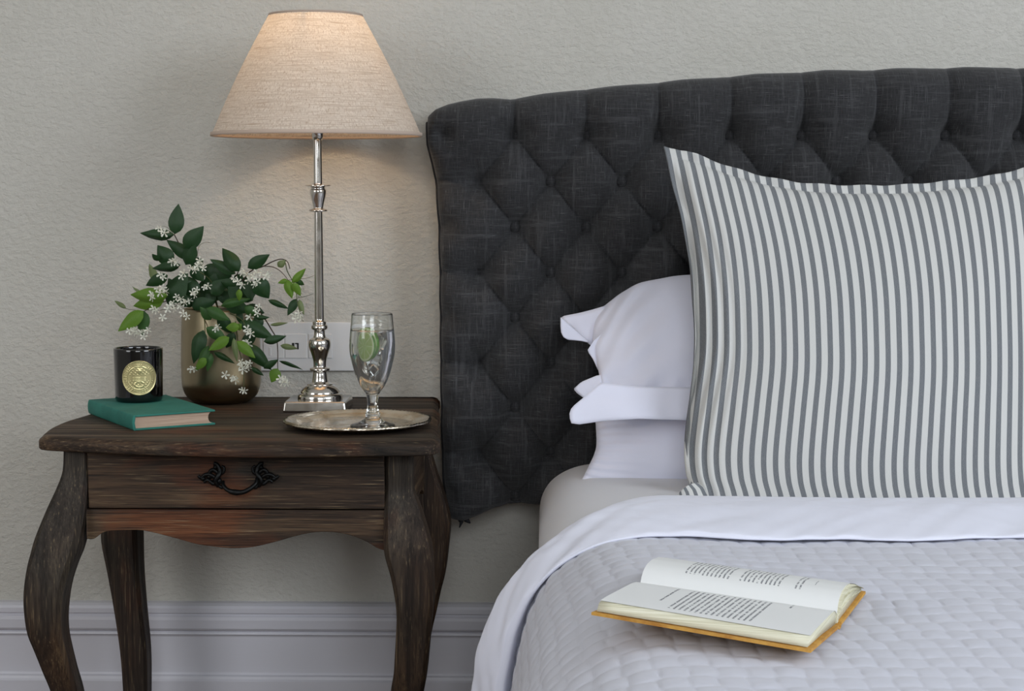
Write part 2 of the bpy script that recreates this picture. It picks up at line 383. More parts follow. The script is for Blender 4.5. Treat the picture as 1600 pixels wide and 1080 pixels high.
# mattress with fitted sheet: side curve (x, z) swept along y
def mattress():
    left = [(.07, .302), (.0, .31), (-.008, .34), (-.009, .42), (-.008, .48), (-.002, .508), (.012, .530), (.032, .545), (.058, .555), (.09, .560), (.14, .562)]
    left = [tuple(p) for p in smoothprof(left, 3)]
    sec = left + [(XC, .565)] + [(2 * XC - x, z) for x, z in left[::-1]]
    ys = [1.10, 1.105, 1.12, 1.15, 1.2] + list(np.linspace(1.3, 2.9, 30)) + [2.96, 3.0, 3.015, 3.022]
    P = np.zeros((len(ys), len(sec), 3)); cx, cz = XC, .43
    for i, y in enumerate(ys):
        e = min(y - 1.10, 3.022 - y); k = 1 - .05 * (1 - min(e / .05, 1)) ** 2
        for j, (x, z) in enumerate(sec):
            P[i, j] = (cx + (x - cx) * (1 - (1 - k) * .4), y, cz + (z - cz) * (1 - (1 - k) * 2.2))
    n, kk = P.shape[:2]
    Fc = [tuple(f) for f in gridf(n, kk, False, True)] + [tuple(range(kk))[::-1], tuple((n - 1) * kk + j for j in range(kk))]
    o = mk('mattress', P.reshape(-1, 3), Fc, MAT['mattress'], None, loc=(XC, 2.06, .30))
    return tag(o, 'white mattress in a plain fitted sheet showing between headboard and folded duvet', 'mattress')
mattress()
# cloth section: outer curve of the bed's left side, arc-length parametrised
CS = smoothprof([(XC, .600), (.6, .600), (.4, .600), (.25, .602), (.16, .602), (.105, .599), (.065, .588), (.035, .570), (.010, .548), (-.008, .520), (-.019, .49), (-.028, .45), (-.036, .40), (-.044, .32), (-.05, .22), (-.052, .12)], 8)
CS = np.array([tuple(p) for p in CS]); seg = np.r_[0, np.cumsum(np.hypot(*np.diff(CS, axis=0).T))]; SL = seg[-1]
def csec(s):
    return np.interp(s, seg, CS[:, 0]), np.interp(s, seg, CS[:, 1])
def cnorm(s):
    x1, z1 = csec(s - .004); x2, z2 = csec(s + .004); dx, dz = x2 - x1, z2 - z1; l = np.hypot(dx, dz)
    return dz / l * -1 * -1, -dx / l          # points outwards: (-, up)
def hump(x, y): return .013 * np.exp(-(((x - .12) / .12) ** 2 + ((y - 1.86) / .16) ** 2)) - .005 * np.exp(-(((x - .27) / .10) ** 2 + ((y - 1.76) / .13) ** 2))
def coverlet():
    k = 430
    s = np.r_[np.linspace(0, SL + .28, 620), np.linspace(SL + .28, 2 * SL, 120)[1:]]; fy = np.linspace(0, 1, k)
    ext = .42; Lf = 2.17 - 1.16; t = fy * (Lf + ext)            # t: from hidden head end toward the foot then down
    S, Tt = np.meshgrid(s, t, indexing='ij')
    Sm = np.where(S > SL, 2 * SL - S, S)                        # 0 at left hem ... SL centre, mirrored
    A = SL - Sm                                                 # arc from centre
    x, z = csec(A); nx, nz = cnorm(A)
    over = np.maximum(Tt - Lf, 0)
    ycur = 2.17 - np.minimum(Tt, Lf) - .06 * np.sin(np.clip(over / .1, 0, 1) * PI / 2) - .03 * np.clip(over, 0, 1)
    drop = np.where(over < .1, .06 * (1 - np.cos(over / .1 * PI / 2)), .06 + (over - .1))
    # box quilting, slightly skewed like the stitched cloth in view
    a = (A + Tt * .06) / .0262; b = (Tt - A * .02) / .0330
    a = a + .5 * fbm(A, Tt, 7, 2, 1) + .10 * np.sin(np.floor(b) * 2.4); b = b + .4 * fbm(A, Tt, 6, 2, 2) + .07 * np.sin(np.floor(a) * 1.9)
    q = (np.abs(np.sin(PI * a)) ** .42) * (np.abs(np.sin(PI * b)) ** .36)
    hgt = .0027 * q + .004 * fbm(A, Tt, 5, 2, 3) + .0012 * fbm(A, Tt, 45, 2, 4)
    xs = np.where(S > SL, 2 * XC - x, x); sg = np.where(S > SL, -1, 1)
    X = xs + sg * nx * hgt; Z = np.maximum(z + nz * hgt - drop + hump(xs, ycur), .03)
    Y = ycur - np.where(over > 0, hgt, 0)
    o = grid('coverlet', np.stack([X, Y, Z], -1), MAT['quilt'], None, loc=(XC, 1.6, .6))
    sol = o.modifiers.new('thick', 'SOLIDIFY'); sol.thickness = .004; sol.offset = -1
    return tag(o, 'white box-quilted coverlet spread over the bed and hanging down its side', 'coverlet')
coverlet()
def folded():
    n, k = 300, 64
    loop = smoothprof([(.03, .0065), (-.008, .0082), (-.009, .0120), (.02, .0148), (.14, .0185), (.27, .0220), (.31, .0225), (.36, .0216), (.50, .0155), (.64, .0070), (.76, -.0020), (.87, -.012), (.96, -.022), (1.0, -.031), (.96, -.036), (.86, -.035), (.55, -.022), (.30, -.004), (.16, .003)], 6)
    loop = np.array([tuple(p) for p in loop])
    s = np.linspace(0, 2 * SL, n)
    P = np.zeros((n, len(loop), 3))
    for i, si in enumerate(s):
        Am = si if si <= SL else 2 * SL - si; A = SL - Am        # 0..SL from centre
        x, z = csec(A); nx, nz = cnorm(A)
        side = float(sm(A, SL - .62, SL - .42)); far = float(sm(A, SL - .50, SL - .30))
        D0 = 2.096 + .010 * math.sin(A * 9) * (1 - side) + .006 * math.sin(A * 31) * (1 - side) + .012 * side
        D1 = 2.545 - .20 * side - .06 * far
        for j, (t, h) in enumerate(loop):
            hh = h * (1 + .9 * far) + (.014 * far * float(sm(t, .05, .34)) if h > .0125 else 0)
            if h < -.001: hh = h * (1 - .72 * side)
            y = D0 + (D1 - D0) * t
            hh += (.005 * (mn.noise(Vector((A * 6, t * 3, 3.1)))) + (.003 + .004 * far) * mn.noise(Vector((A * 26 + t * 9, t * 3, 1.))) + .003 * abs(mn.noise(Vector((A * 15 - t * 8, t * 2, 7.))))) * (1 if h > .0125 else .25)
            X = x + nx * hh; Z = z + nz * hh
            P[i, j] = (X if si <= SL else 2 * XC - X, y, Z)
    o = grid('folded_duvet', P, MAT['sheet'], None, cv=True, loc=(XC, 2.3, .6))
    return tag(o, 'plain white cotton duvet edge folded back in a band above the quilted coverlet', 'duvet')
folded()
# ------------------------------------------------------------------ pillows
def polyl(pts, t):
    P = np.array(pts, float); d = np.r_[0, np.cumsum(np.hypot(*np.diff(P, axis=0).T))]; d /= d[-1]
    return np.stack([np.interp(t, d, P[:, 0]), np.interp(t, d, P[:, 1])], -1)
def scurve(pts, k=6): return [tuple(p) for p in smoothprof(pts, k)]
def coons(top, bot, lef, rig, n, k):
    """u left->right (n), v bottom->top (k); returns px array"""
    u = np.linspace(0, 1, n); v = np.linspace(0, 1, k)
    T, B, Lc, Rc = polyl(top, u), polyl(bot, u), polyl(lef, v), polyl(rig, v)
    U, V = u[:, None, None], v[None, :, None]
    S = (1 - V) * B[:, None] + V * T[:, None] + (1 - U) * Lc[None] + U * Rc[None]
    S -= (1 - U) * (1 - V) * B[0] + U * (1 - V) * B[-1] + (1 - U) * V * T[0] + U * V * T[-1]
    return S, U[..., 0] * np.ones((1, k)), V[..., 0] * np.ones((n, 1))
def pillow(name, label, edges, n, k, ybot, ytop, fl, af, ab, mat, ripple=None, pw=.5, group=None, uvs=True):
    S, U, V = coons(*edges, n, k)
    Yp = ybot + (ytop - ybot) * V
    W3 = np.zeros((n, k, 3))
    for i in range(n):
        for j in range(k): W3[i, j] = AY(S[i, j, 0], S[i, j, 1], Yp[i, j])
    Ui = np.clip((U - fl) / (1 - 2 * fl), 0, 1); Vi = np.clip((V - fl) / (1 - 2 * fl), 0, 1)
    b = (np.sin(PI * Ui) ** pw) * (np.sin(PI * Vi) ** pw)
    nrm = np.array([0, -1, .25]); nrm = nrm / np.linalg.norm(nrm)
    add = ripple(U, V, b) if ripple else 0
    Fr = W3 + nrm * (af * b + .003 + add)[..., None]
    Bk = W3 - nrm * (ab * b + .003 - add * (b < .05))[..., None]
    Vv = np.concatenate([Fr.reshape(-1, 3), Bk.reshape(-1, 3)]); o2 = n * k
    Fc = list(gridf(n, k)) + [f[::-1] for f in gridf(n, k, off=o2)]
    idx = [i * k for i in range(n)] + [(n - 1) * k + j for j in range(1, k)] + [i * k + k - 1 for i in range(n - 2, -1, -1)] + [j for j in range(k - 2, 0, -1)]
    N = len(idx)
    for a in range(N): c, d = idx[a], idx[(a + 1) % N]; Fc.append((c, o2 + c, o2 + d, d))
    uv = np.stack([U, V], -1).reshape(-1, 2); uv = np.concatenate([uv, uv])
    base = Vv.mean(0); base[2] = Vv[:, 2].min()
    o = mk(name, Vv, Fc, mat, None, True, uv, loc=tuple(base))
    return tag(o, label, 'pillow', group)
# striped ticking
s = M('striped_ticking', (180, 180, 176), .9, Sheen_Weight=.1)
uvx = s.sep(s.tc('UV'))[0]
ph = s.math('FRACT', s.math('MULTIPLY', uvx, 34.))
stripe = s.math('LESS_THAN', ph, .46)
thr = s.math('LESS_THAN', s.math('FRACT', s.math('MULTIPLY', uvx, 34. * 9)), .25)
wv = s.noise(s.tc('UV', scale=(300, 2600, 1)), 1., 2, .7); wv2 = s.noise(s.tc('UV', scale=(1500, 60, 1)), 1., 2, .6)
dk = s.mix(s.ramp(wv, [(.35, 0), (.7, 1)]), (84, 88, 94), (138, 141, 144)); dk = s.mix(s.ramp(wv2, [(.5, 0), (.75, .4)]), dk, (150, 152, 152))
lt = s.mix(s.ramp(wv, [(.3, 0), (.7, 1)]), (196, 196, 193), (214, 214, 211))
s.color(s.mix(stripe, lt, dk)); s.bump(wv, .35, .0005); s.bump(s.noise(s.tc(), 11, 3), .3, .006)
MAT['ticking'] = s.m
top = scurve([(1037, 230), (1075, 237), (1110, 250), (1160, 267), (1220, 281), (1280, 288), (1340, 290), (1410, 289), (1480, 283), (1545, 275), (1600, 262), (1632, 246), (1648, 238)])
bot = scurve([(1088, 800), (1110, 812), (1400, 822), (1640, 815), (1690, 800)])
lef = scurve([(1088, 800), (1089, 775), (1085, 757), (1076, 730), (1073, 690), (1079, 620), (1085, 555), (1084, 500), (1079, 430), (1068, 360), (1051, 290), (1037, 230)])
rig = scurve([(1690, 800), (1668, 740), (1660, 650), (1656, 500), (1655, 400), (1652, 300), (1648, 238)])
def eurip(U, V, b):
    lf = np.exp(-(U / .09) ** 2)
    r = .007 * lf * np.sin(U * 230 + 2.2 * np.sin(V * 9)) * np.clip(1 - np.abs(V - .45) * 1.6, 0, 1)
    r += .004 * np.exp(-((U + V * .4 - .05) / .03) ** 2)
    fl = (b < .02); return r + fl * .004 * np.sin(U * 60 + V * 40) + .004 * fbm(U, V, 4, 2, 9)
pillow('square_cushion', 'large square cushion in grey and off-white vertical stripes at the front of the pillows', (top, bot, lef, rig), 240, 200, 2.64, 2.87, .028, .085, .05, MAT['ticking'], eurip, .42, uvs=True)
# folded-under striped corner at the cushion's lower left
def ccorner():
    e = (scurve([(1056, 777), (1066, 765), (1078, 757), (1090, 754)]), scurve([(1050, 800), (1070, 800), (1090, 800), (1110, 798)]), [(1050, 800), (1052, 787), (1056, 777)], [(1110, 798), (1107, 776), (1100, 762), (1090, 754)])
    S, U, V = coons(*e, 24, 14); P = np.zeros((24, 14, 3))
    for i in range(24):
        for j in range(14): P[i, j] = AY(S[i, j, 0], S[i, j, 1], 2.625 - .018 * math.sin(PI * U[i, j]) * (1 - V[i, j] * .5) - .004 * V[i, j])
    uv = np.stack([.004 + U * 4.4 / 34, V], -1)
    o = grid('flange', P, MAT['ticking'], bpy.data.objects['square_cushion'], uv=uv); m_ = o.modifiers.new('s', 'SOLIDIFY'); m_.thickness = .004; return o
ccorner()
# top white pillow
def wr1(U, V, b):
    d = np.exp(-((U - .06) / .07) ** 2)
    r = .0045 * d * np.sin(80 * (U * .9 - V * .30) + 3 * V) * np.clip(V * 1.4, 0, 1) + .003 * np.exp(-((U - .10) / .10) ** 2) * np.sin(46 * (U - V * .5))
    r += .0022 * np.exp(-((V - .16) / .06) ** 2) * np.sin(U * 95)
    return r + .006 * fbm(U * 2, V, 3, 3, 21) * b
t1 = scurve([(936, 484), (955, 470), (975, 455), (1000, 443), (1035, 435), (1075, 430), (1200, 424), (1330, 426), (1450, 440), (1490, 470)])
b1 = scurve([(940, 612), (960, 640), (1000, 648), (1075, 650), (1300, 650), (1440, 645), (1490, 620)])
l1 = scurve([(940, 612), (937, 590), (934, 575), (929, 555), (926, 535), (928, 510), (936, 484)])
r1 = scurve([(1490, 620), (1495, 545), (1490, 470)])
tp = pillow('pillow', 'white pillow with a folded flap edge lying on top of the other white pillow', (t1, b1, l1, r1), 150, 90, 2.86, 2.99, .0, .075, .03, MAT['pillow'], wr1, .5, 'white bed pillows')
t2 = scurve([(930, 650), (960, 640), (1076, 630), (1300, 630), (1450, 640), (1500, 655)])
b2 = scurve([(909, 750), (925, 757), (960, 760), (1020, 764), (1076, 766), (1300, 768), (1470, 762), (1520, 752)])
l2 = scurve([(909, 750), (920, 728), (929, 708), (932, 690), (930, 650)])
r2_ = scurve([(1520, 752), (1498, 700), (1500, 655)])
def wr2(U, V, b): return .006 * fbm(U * 2, V, 3, 3, 31) * b + .002 * np.exp(-(U / .1) ** 2) * np.sin(60 * V + 20 * U)
pillow('pillow', 'plump white pillow lying directly on the mattress underneath the flapped pillow', (t2, b2, l2, r2_), 130, 60, 2.83, 2.90, .0, .075, .10, MAT['pillow'], wr2, .5, 'white bed pillows')
def flange(edges, ys, n=20, k=10, wave=.002, curl=0):
    S, U, V = coons(*edges, n, k); P = np.zeros((n, k, 3))
    for i in range(n):
        for j in range(k):
            y = ys[0] + (ys[1] - ys[0]) * V[i, j] + (ys[2] if len(ys) > 2 else 0) * U[i, j]
            P[i, j] = AY(S[i, j, 0], S[i, j, 1], y + wave * math.sin(U[i, j] * 26 + V[i, j] * 3) * (1 - V[i, j]) + curl * (1 - U[i, j]) ** 2)
    o = grid('flange', P, MAT['pillow'], tp); m_ = o.modifiers.new('s', 'SOLIDIFY'); m_.thickness = .0025; return o
flange(([(938, 598), (1000, 604), (1100, 606), (1480, 606)], [(893, 661), (905, 663), (940, 658), (1000, 654), (1060, 656), (1100, 658), (1480, 660)], [(893, 661), (890, 652), (890, 643), (894, 636), (912, 621), (938, 598)], [(1480, 660), (1480, 606)]), (2.765, 2.795), 90, 12, .0025)
flange(([(876, 497), (879, 494), (905, 489), (925, 484), (945, 478)], [(919, 534), (926, 541), (934, 548)], [(919, 534), (898, 516), (876, 497)], [(934, 548), (942, 515), (945, 478)]), (2.945, 2.975), 12, 10, .0)
flange(([(876, 496), (898, 515), (920, 533)], [(881, 527), (888, 531), (905, 532), (920, 533.5)], [(881, 527), (877, 520), (876, 510), (876, 496)], [(920, 533.5), (920, 533)]), (2.938, 2.944), 12, 8, .0)
flange(([(928, 532), (940, 522), (956, 520)], [(935, 577), (940, 578), (954, 572)], [(935, 577), (926, 560), (917.5, 548), (928, 532)], [(954, 572), (956, 520)]), (2.900, 2.915, .01), 12, 10, .001)
flange(([(897, 607), (908, 597), (932, 587), (944, 585)], [(912, 622), (925, 614), (938, 604)], [(912, 622), (902, 615), (896, 608), (897, 607)], [(938, 604), (944, 585)]), (2.862, 2.874), 10, 8, .002)

# ------------------------------------------------------------------ nightstand
ZT = .66
ns = thing('nightstand', 'dark weathered timber nightstand with curved legs and one drawer beside the bed', 'nightstand', (-.48, 2.84, 0))
def tabletop():
    pts = [(-.795, 2.640), (-.790, 2.612), (-.772, 2.598), (-.72, 2.583), (-.62, 2.556), (-.50, 2.538), (-.42, 2.535), (-.33, 2.540), (-.24, 2.552), (-.195, 2.556), (-.172, 2.564), (-.162, 2.585), (-.163, 2.63),
           (-.171, 2.72), (-.179, 2.82), (-.182, 2.92), (-.188, 2.99), (-.192, 3.06), (-.197, 3.10), (-.22, 3.117), (-.48, 3.12), (-.74, 3.118), (-.785, 3.108), (-.793, 3.06), (-.786, 2.98), (-.782, 2.92), (-.789, 2.85), (-.801, 2.78), (-.803, 2.70)]
    pts = smoothprof(pts + [pts[0]], 5)[:-1]; pts = [Vector((p[0], p[1], 0)) for p in pts]; n = len(pts)
    nor = []
    for i in range(n):
        d = pts[(i + 1) % n] - pts[i - 1]; nor.append(Vector((-d.y, d.x, 0)).normalized())
    rings = [(.02, .6372), (.006, .6372), (.002, .6382), (0, .6405), (0, .6505), (.0012, .6535), (.004, .6545), (.0055, .657), (.009, .6592), (.014, ZT)]
    V = []; Fc = []
    for off, z in rings:
        for p, q in zip(pts, nor): V.append((p.x + q.x * off, p.y + q.y * off, z))
    for r in range(len(rings) - 1):
        for i in range(n): j = (i + 1) % n; Fc.append((r * n + i, r * n + j, (r + 1) * n + j, (r + 1) * n + i))
    Fc.append(tuple(range(n))[::-1]); Fc.append(tuple((len(rings) - 1) * n + i for i in range(n)))
    o = mk('tabletop', V, Fc, MAT['wood_x'], ns)
    m_ = o.modifiers.new('wn', 'WEIGHTED_NORMAL')
tabletop()
FY = 2.600
def leg(rows, yf, sgn, back=False, depth=None, yoff=.8):
    """rows: (py, outer px, inner px) read at depth; sgn +1 = left leg, -1 = right"""
    rows = smoothprof(rows, 4); V = []; ro = None
    top_out = None; secs = []
    for py, a, b in rows:
        A = AY(a, py, yf); B = AY(b, py, yf)
        if top_out is None: top_out = A.x
        w_ = abs(B.x - A.x); outw = (top_out - A.x) * sgn
        yfr = (yf - outw * yoff) if not back else yf
        if back: ya, yb = yf + outw * .5 , yf + outw * .5 - w_
        else: ya, yb = yfr, yfr + w_
        x0_, x1_ = min(A.x, B.x), max(A.x, B.x); y0_, y1_ = min(ya, yb), max(ya, yb)
        secs.append((x0_, x1_, y0_, y1_, max(A.z, 0)))
    zz = [q[4] for q in secs]; secs = [q for q in secs if q[4] > .012]; last = secs[-1]; secs.append(last[:4] + (0.,))
    c = .12
    for (xa, xb, ya, yb, z) in secs:
        cx, cy = (xb - xa) * c, (yb - ya) * c
        V += [(xa + cx, ya, z), (xb - cx, ya, z), (xb, ya + cy, z), (xb, yb - cy, z), (xb - cx, yb, z), (xa + cx, yb, z), (xa, yb - cy, z), (xa, ya + cy, z)]
    n = len(secs); Fc = [tuple(f) for f in gridf(n, 8, False, True)] + [tuple(range(8)), tuple((n - 1) * 8 + i for i in range(8))[::-1]]
    o = mk('leg', V, Fc, MAT['wood_z'], ns, smooth=True)
    e = o.modifiers.new('es', 'EDGE_SPLIT'); e.split_angle = math.radians(28)
    bm = bmesh.new(); bm.from_mesh(o.data); bmesh.ops.recalc_face_normals(bm, faces=bm.faces); bm.to_mesh(o.data); bm.free()
FLr = [(700, 98, 137), (735, 97, 137), (760, 90, 137), (795, 76, 136), (835, 62, 131), (860, 56, 126), (880, 52, 119), (905, 49, 112), (930, 48, 108), (960, 50, 106), (985, 54, 107), (1010, 62, 111), (1045, 73, 118), (1080, 84, 126),
       (1130, 94, 133), (1190, 98, 135), (1250, 92, 131), (1310, 80, 126), (1350, 68, 122), (1374, 62, 120)]
FRr = [(700, 645, 602), (735, 645, 602), (765, 644, 602), (790, 653, 601), (811, 660, 600), (835, 667, 600), (864, 674, 602), (899, 677, 612), (935, 678, 619), (960, 676, 621), (988, 673, 620), (1020, 670, 618), (1050, 667, 616), (1080, 662, 611),
       (1130, 652, 606), (1190, 644, 602), (1250, 646, 604), (1310, 656, 610), (1350, 667, 615), (1374, 673, 617)]
BLr = [(672, 200, 236), (720, 196, 234), (770, 178, 226), (810, 168, 222), (840, 166, 222), (890, 175, 224), (945, 185, 229), (1010, 195, 236), (1065, 199, 237), (1110, 200, 236), (1150, 196, 233), (1181, 192, 230)]
BRr = [(672, 668, 630), (708, 676, 634), (740, 685, 638), (767, 694, 642), (790, 700, 646), (811, 704, 649), (830, 704, 650), (850, 702, 650), (877, 699, 648), (900, 695, 647), (919, 690, 643), (960, 681, 636), (986, 675, 632), (1040, 666, 626), (1080, 661, 622), (1130, 662, 624), (1181, 668, 630)]
leg(FLr, FY, 1); leg(FRr, FY, -1); leg(BLr, 3.0, 1, True); leg(BRr, 3.0, -1, True)
xL = AY(136.5, 750, FY).x; xR = AY(602.5, 750, FY).x
zD0 = AY(370, 795.5, FY).z; zA = AY(370, 797, FY).z
# drawer
dr = MB().box((xL + .0015, FY - .003, zD0 + .001), (xR - .0015, FY + .017, .636)).mk('drawer', MAT['wood_x'], ns, bevel=.0015)
MB().box((xL + .015, FY + .017, zD0 + .008), (xR - .015, 3.0, zD0 + .018)).mk('drawer_bottom', MAT['wood_y'], dr)
# shaped apron under the drawer (front outline read off the photo)
ap = scurve([(136, 842), (142, 843), (149, 841), (158, 834), (170, 830), (200, 828.5), (222, 829), (250, 835), (280, 843), (310, 851), (340, 855), (365, 857), (395, 855), (430, 847), (458, 839), (485, 833), (512, 831.5), (535, 834), (555, 839), (575, 848), (590, 857), (603, 861)], 4)
def apron(name, lower, ztop, y0, y1, m):
    V = []; n = len(lower)
    for (x, z) in lower: V += [(x, y0, ztop), (x, y0, z), (x, y1, z), (x, y1, ztop)]
    Fc = [tuple(f)[::-1] for f in gridf(n, 4, False, True)] + [(0, 1, 2, 3), tuple((n - 1) * 4 + i for i in range(4))[::-1]]
    o = mk(name, V, Fc, m, ns, smooth=False); b = o.modifiers.new('b', 'BEVEL'); b.width = .0012; b.segments = 2; b.limit_method = 'ANGLE'; return o
apron('apron', [(AY(x, y, FY).x, AY(x, y, FY).z) for x, y in ap], zA, FY + .000, FY + .022, MAT['wood_xa'])
# side panels with scooped lower edge, back rail
for x0_, x1_ in ((xL - .030, xL - .010), (xR + .014, xR + .034)):
    V = []; ys = np.linspace(FY + .03, 2.965, 24)
    for i, y in enumerate(ys):
        t = i / 23; z = .50 + .035 * math.sin(PI * t) ** .6 - .018 * math.exp(-((t - .5) / .16) ** 2)
        V += [(x0_, y, .636), (x0_, y, z), (x1_, y, z), (x1_, y, .636)]
    Fc = [tuple(f) for f in gridf(24, 4, False, True)] + [(0, 1, 2, 3)[::-1], tuple(23 * 4 + i for i in range(4))]
    mk('side_panel', V, Fc, MAT['wood_y'], ns, smooth=False)
MB().box((xL, 2.955, .53), (xR, 2.975, .636)).mk('back_panel', MAT['wood_x'], ns)
# ornate iron pull
def handle():
    root = link('handle', mesh('handle', *tube(curve3([AY(349, 752, FY - .016), AY(349, 759, FY - .022), AY(356, 766, FY - .026), AY(367, 769.5, FY - .028), AY(380, 769, FY - .028), AY(392, 763, FY - .026), AY(400, 755, FY - .022), AY(401, 747, FY - .016)], 5),
                [.0022 + .0016 * math.sin(PI * i / 35) + .0012 * math.exp(-((i - 15) / 3.) ** 2) for i in range(36)], 8), MAT['iron']), dr)
    root.data.transform(Matrix.Translation(-ORG[dr]))
    for cx, sg in ((341, -1), (404, 1)):
        mb = MB()
        def scroll(pts, r0):
            P = curve3([AY(cx + sg * x, 746 + y, FY - .006 - d) for x, y, d in pts], 4); n = len(P)
            mb.add(*tube(P, [r0 * (1 - .55 * abs(i / (n - 1) - .4)) for i in range(n)], 7))
        scroll([(0, 14, .003), (4, 6, .006), (0, -2, .006), (-3, -10, .003), (2, -20, .002), (7, -22, .002)], .0042)
        scroll([(0, -6, .003), (8, -12, .003), (14, -6, .002), (10, 0, .002)], .0034)
        scroll([(2, 2, .003), (12, -4, .003), (20, -4, .002), (27, 1, .001), (31, -3, .001)], .0034)
        scroll([(0, 8, .003), (8, 10, .003), (16, 4, .002), (22, 8, .001)], .0032)
        scroll([(0, 12, .003), (-6, 16, .004), (-12, 13, .003)], .003)
        scroll([(-2, -4, .002), (-8, -8, .002), (-9, -15, .002), (-5, -18, .002)], .0026)
        for x, y, r in ((0, 6, .006), (4, -16, .004), (14, -2, .0048), (24, 2, .0042), (-1, -6, .0045), (8, 8, .004)):
            p = AY(cx + sg * x, 746 + y, FY - .006)
            V, Fc = lathe(smoothprof([(0, -.006), (.7, -.004), (1, 0), (.7, .004), (0, .006)], 3), (0, 0), 12)
            mb.add([(p.x + a * r, p.y + c * .8, p.z + b * r) for a, b, c in V], Fc)
        mb.mk('handle_plate', MAT['iron'], dr, smooth=True)
handle()

# ------------------------------------------------------------------ wall outlet
pa = AY(405, 503, WY); pb = AY(590, 579.5, WY)
out = thing('wall_outlet', 'white double socket plate on the wall behind lamp and glass', 'outlet', ((pa.x + pb.x) / 2, WY, (pa.z + pb.z) / 2))
MB().box((pa.x, WY - .008, pb.z), (pb.x, WY, pa.z)).mk('plate', MAT['plastic'], out, bevel=.002)
def obox(x0, y0, x1, y1, d0, d1, name, m, bv=.0008):
    a = AY(x0, y0, WY - d1); b = AY(x1, y1, WY - d1)
    return MB().box((a.x, WY - d1, b.z), (b.x, WY - d0, a.z)).mk(name, m, out, bevel=bv)
for x0, x1 in ((411, 444), (445, 479), (482, 519)):
    obox(x0, 522, x1, 560, .006, .0098, 'socket', MAT['plastic'])
for x0, y0, x1, y1 in ((456, 536, 460, 545), (461, 536, 466.5, 538), (464, 537, 466.8, 546), (457, 543, 461, 546)):
    obox(x0, y0, x1, y1, .009, .0103, 'socket_slot', MAT['dark'], 0)
obox(420, 543, 424, 556, .009, .0108, 'switch', MAT['plastic'], .0006)

# ------------------------------------------------------------------ green book + candle
A_, B_, C_ = Vector((-.782, 2.869, 0)), Vector((-.537, 2.739, 0)), Vector((-.6555, 2.666, 0))
u1 = (A_ - C_).normalized(); v1 = Vector((-u1.y, u1.x, 0)); v1 = v1 if v1.dot(B_ - C_) > 0 else -v1
BL_, BW, BT = .238, .139, .0245
bk = thing('closed_book', 'closed teal cloth-bound book lying flat under the black candle', 'book', tuple(C_ + u1 * BL_ / 2 + v1 * BW / 2 + Vector((0, 0, ZT))))
def bkp(a, b, z): p = C_ + u1 * a + v1 * b; return (p.x, p.y, ZT + z)
def slab(a0, a1, b0, b1, z0, z1): return [bkp(a0, b0, z0), bkp(a1, b0, z0), bkp(a1, b1, z0), bkp(a0, b1, z0), bkp(a0, b0, z1), bkp(a1, b0, z1), bkp(a1, b1, z1), bkp(a0, b1, z1)]
BF = [(0, 3, 2, 1), (4, 5, 6, 7), (0, 1, 5, 4), (1, 2, 6, 5), (2, 3, 7, 6), (3, 0, 4, 7)]
def addbv(o, w_=.0008):
    b = o.modifiers.new('b', 'BEVEL'); b.width = w_; b.segments = 2; b.limit_method = 'ANGLE'
addbv(mk('front_cover', slab(0, BL_, .003, BW, BT - .003, BT), BF, MAT['green'], bk, False))
addbv(mk('back_cover', slab(0, BL_, .003, BW, 0, .003), BF, MAT['green'], bk, False))
# rounded spine
sec = [(-.0035 * math.cos(q) + .003, BT / 2 + (BT / 2) * math.sin(q)) for q in np.linspace(-PI / 2, PI / 2, 13)] + [(.0055, BT - .0005), (.0035, BT / 2), (.0055, .0005)]
V = [bkp(a, b, z) for a in (0, BL_) for b, z in sec]; n = len(sec)
mk('spine', V, [(i, (i + 1) % n, n + (i + 1) % n, n + i) for i in range(n)] + [tuple(range(n))[::-1], tuple(range(n, 2 * n))], MAT['green'], bk, False)
sec = [(.0045, .003), (.0045, BT - .003)] + [(BW - .004 - .007 * math.cos(q), .003 + (BT - .006) * (.5 + .5 * math.sin(q))) for q in np.linspace(PI / 2, -PI / 2, 11)]
V = [bkp(a, b, z) for a in (.004, BL_ - .004) for b, z in sec]; n = len(sec)
mk('page_block', V, [(i, (i + 1) % n, n + (i + 1) % n, n + i)[::-1] for i in range(n)] + [tuple(range(n)), tuple(range(n, 2 * n))[::-1]], MAT['pages'], bk, False)
cc = AY(217.3, 620, 2.857); cz = ZT + BT + .0003; cx, cy = cc.x, 2.857
rC = .0400; hC = AY(217, 543.5, 2.857).z - cz
cd = thing('candle', 'black glass candle with a round gold medallion standing on the teal book', 'candle', (cx, cy, cz))
V, Fc = lathe([(0, 0), (rC - .004, 0), (rC - .0015, .0008), (rC - .0003, .004), (rC, .010), (rC + .0012, hC - .004), (rC + .0012, hC - .001), (rC + .0003, hC), (rC - .0012, hC), (rC - .0022, hC - .0012), (rC - .0026, hC - .004), (rC - .003, .012), (0, .010)], (cx, cy), 72)
V = [(x, y, z + cz) for x, y, z in V]; mk('jar', V, Fc, MAT['black'], cd)
V, Fc = lathe([(0, .0), (rC - .003, 0), (rC - .0028, hC - .011), (rC - .004, hC - .0115), (.006, hC - .0118), (0, hC - .0112)], (cx, cy), 48)
mk('wax', [(x, y, z + cz + .012 * (z < .001)) for x, y, z in V], Fc, MAT['wax'], cd)
V, Fc = tube([(cx, cy, cz + hC - .012), (cx + .0006, cy, cz + hC - .004), (cx + .0015, cy, cz + hC - .0005)], .0009, 6); mk('wick', V, Fc, MAT['dark'], cd)
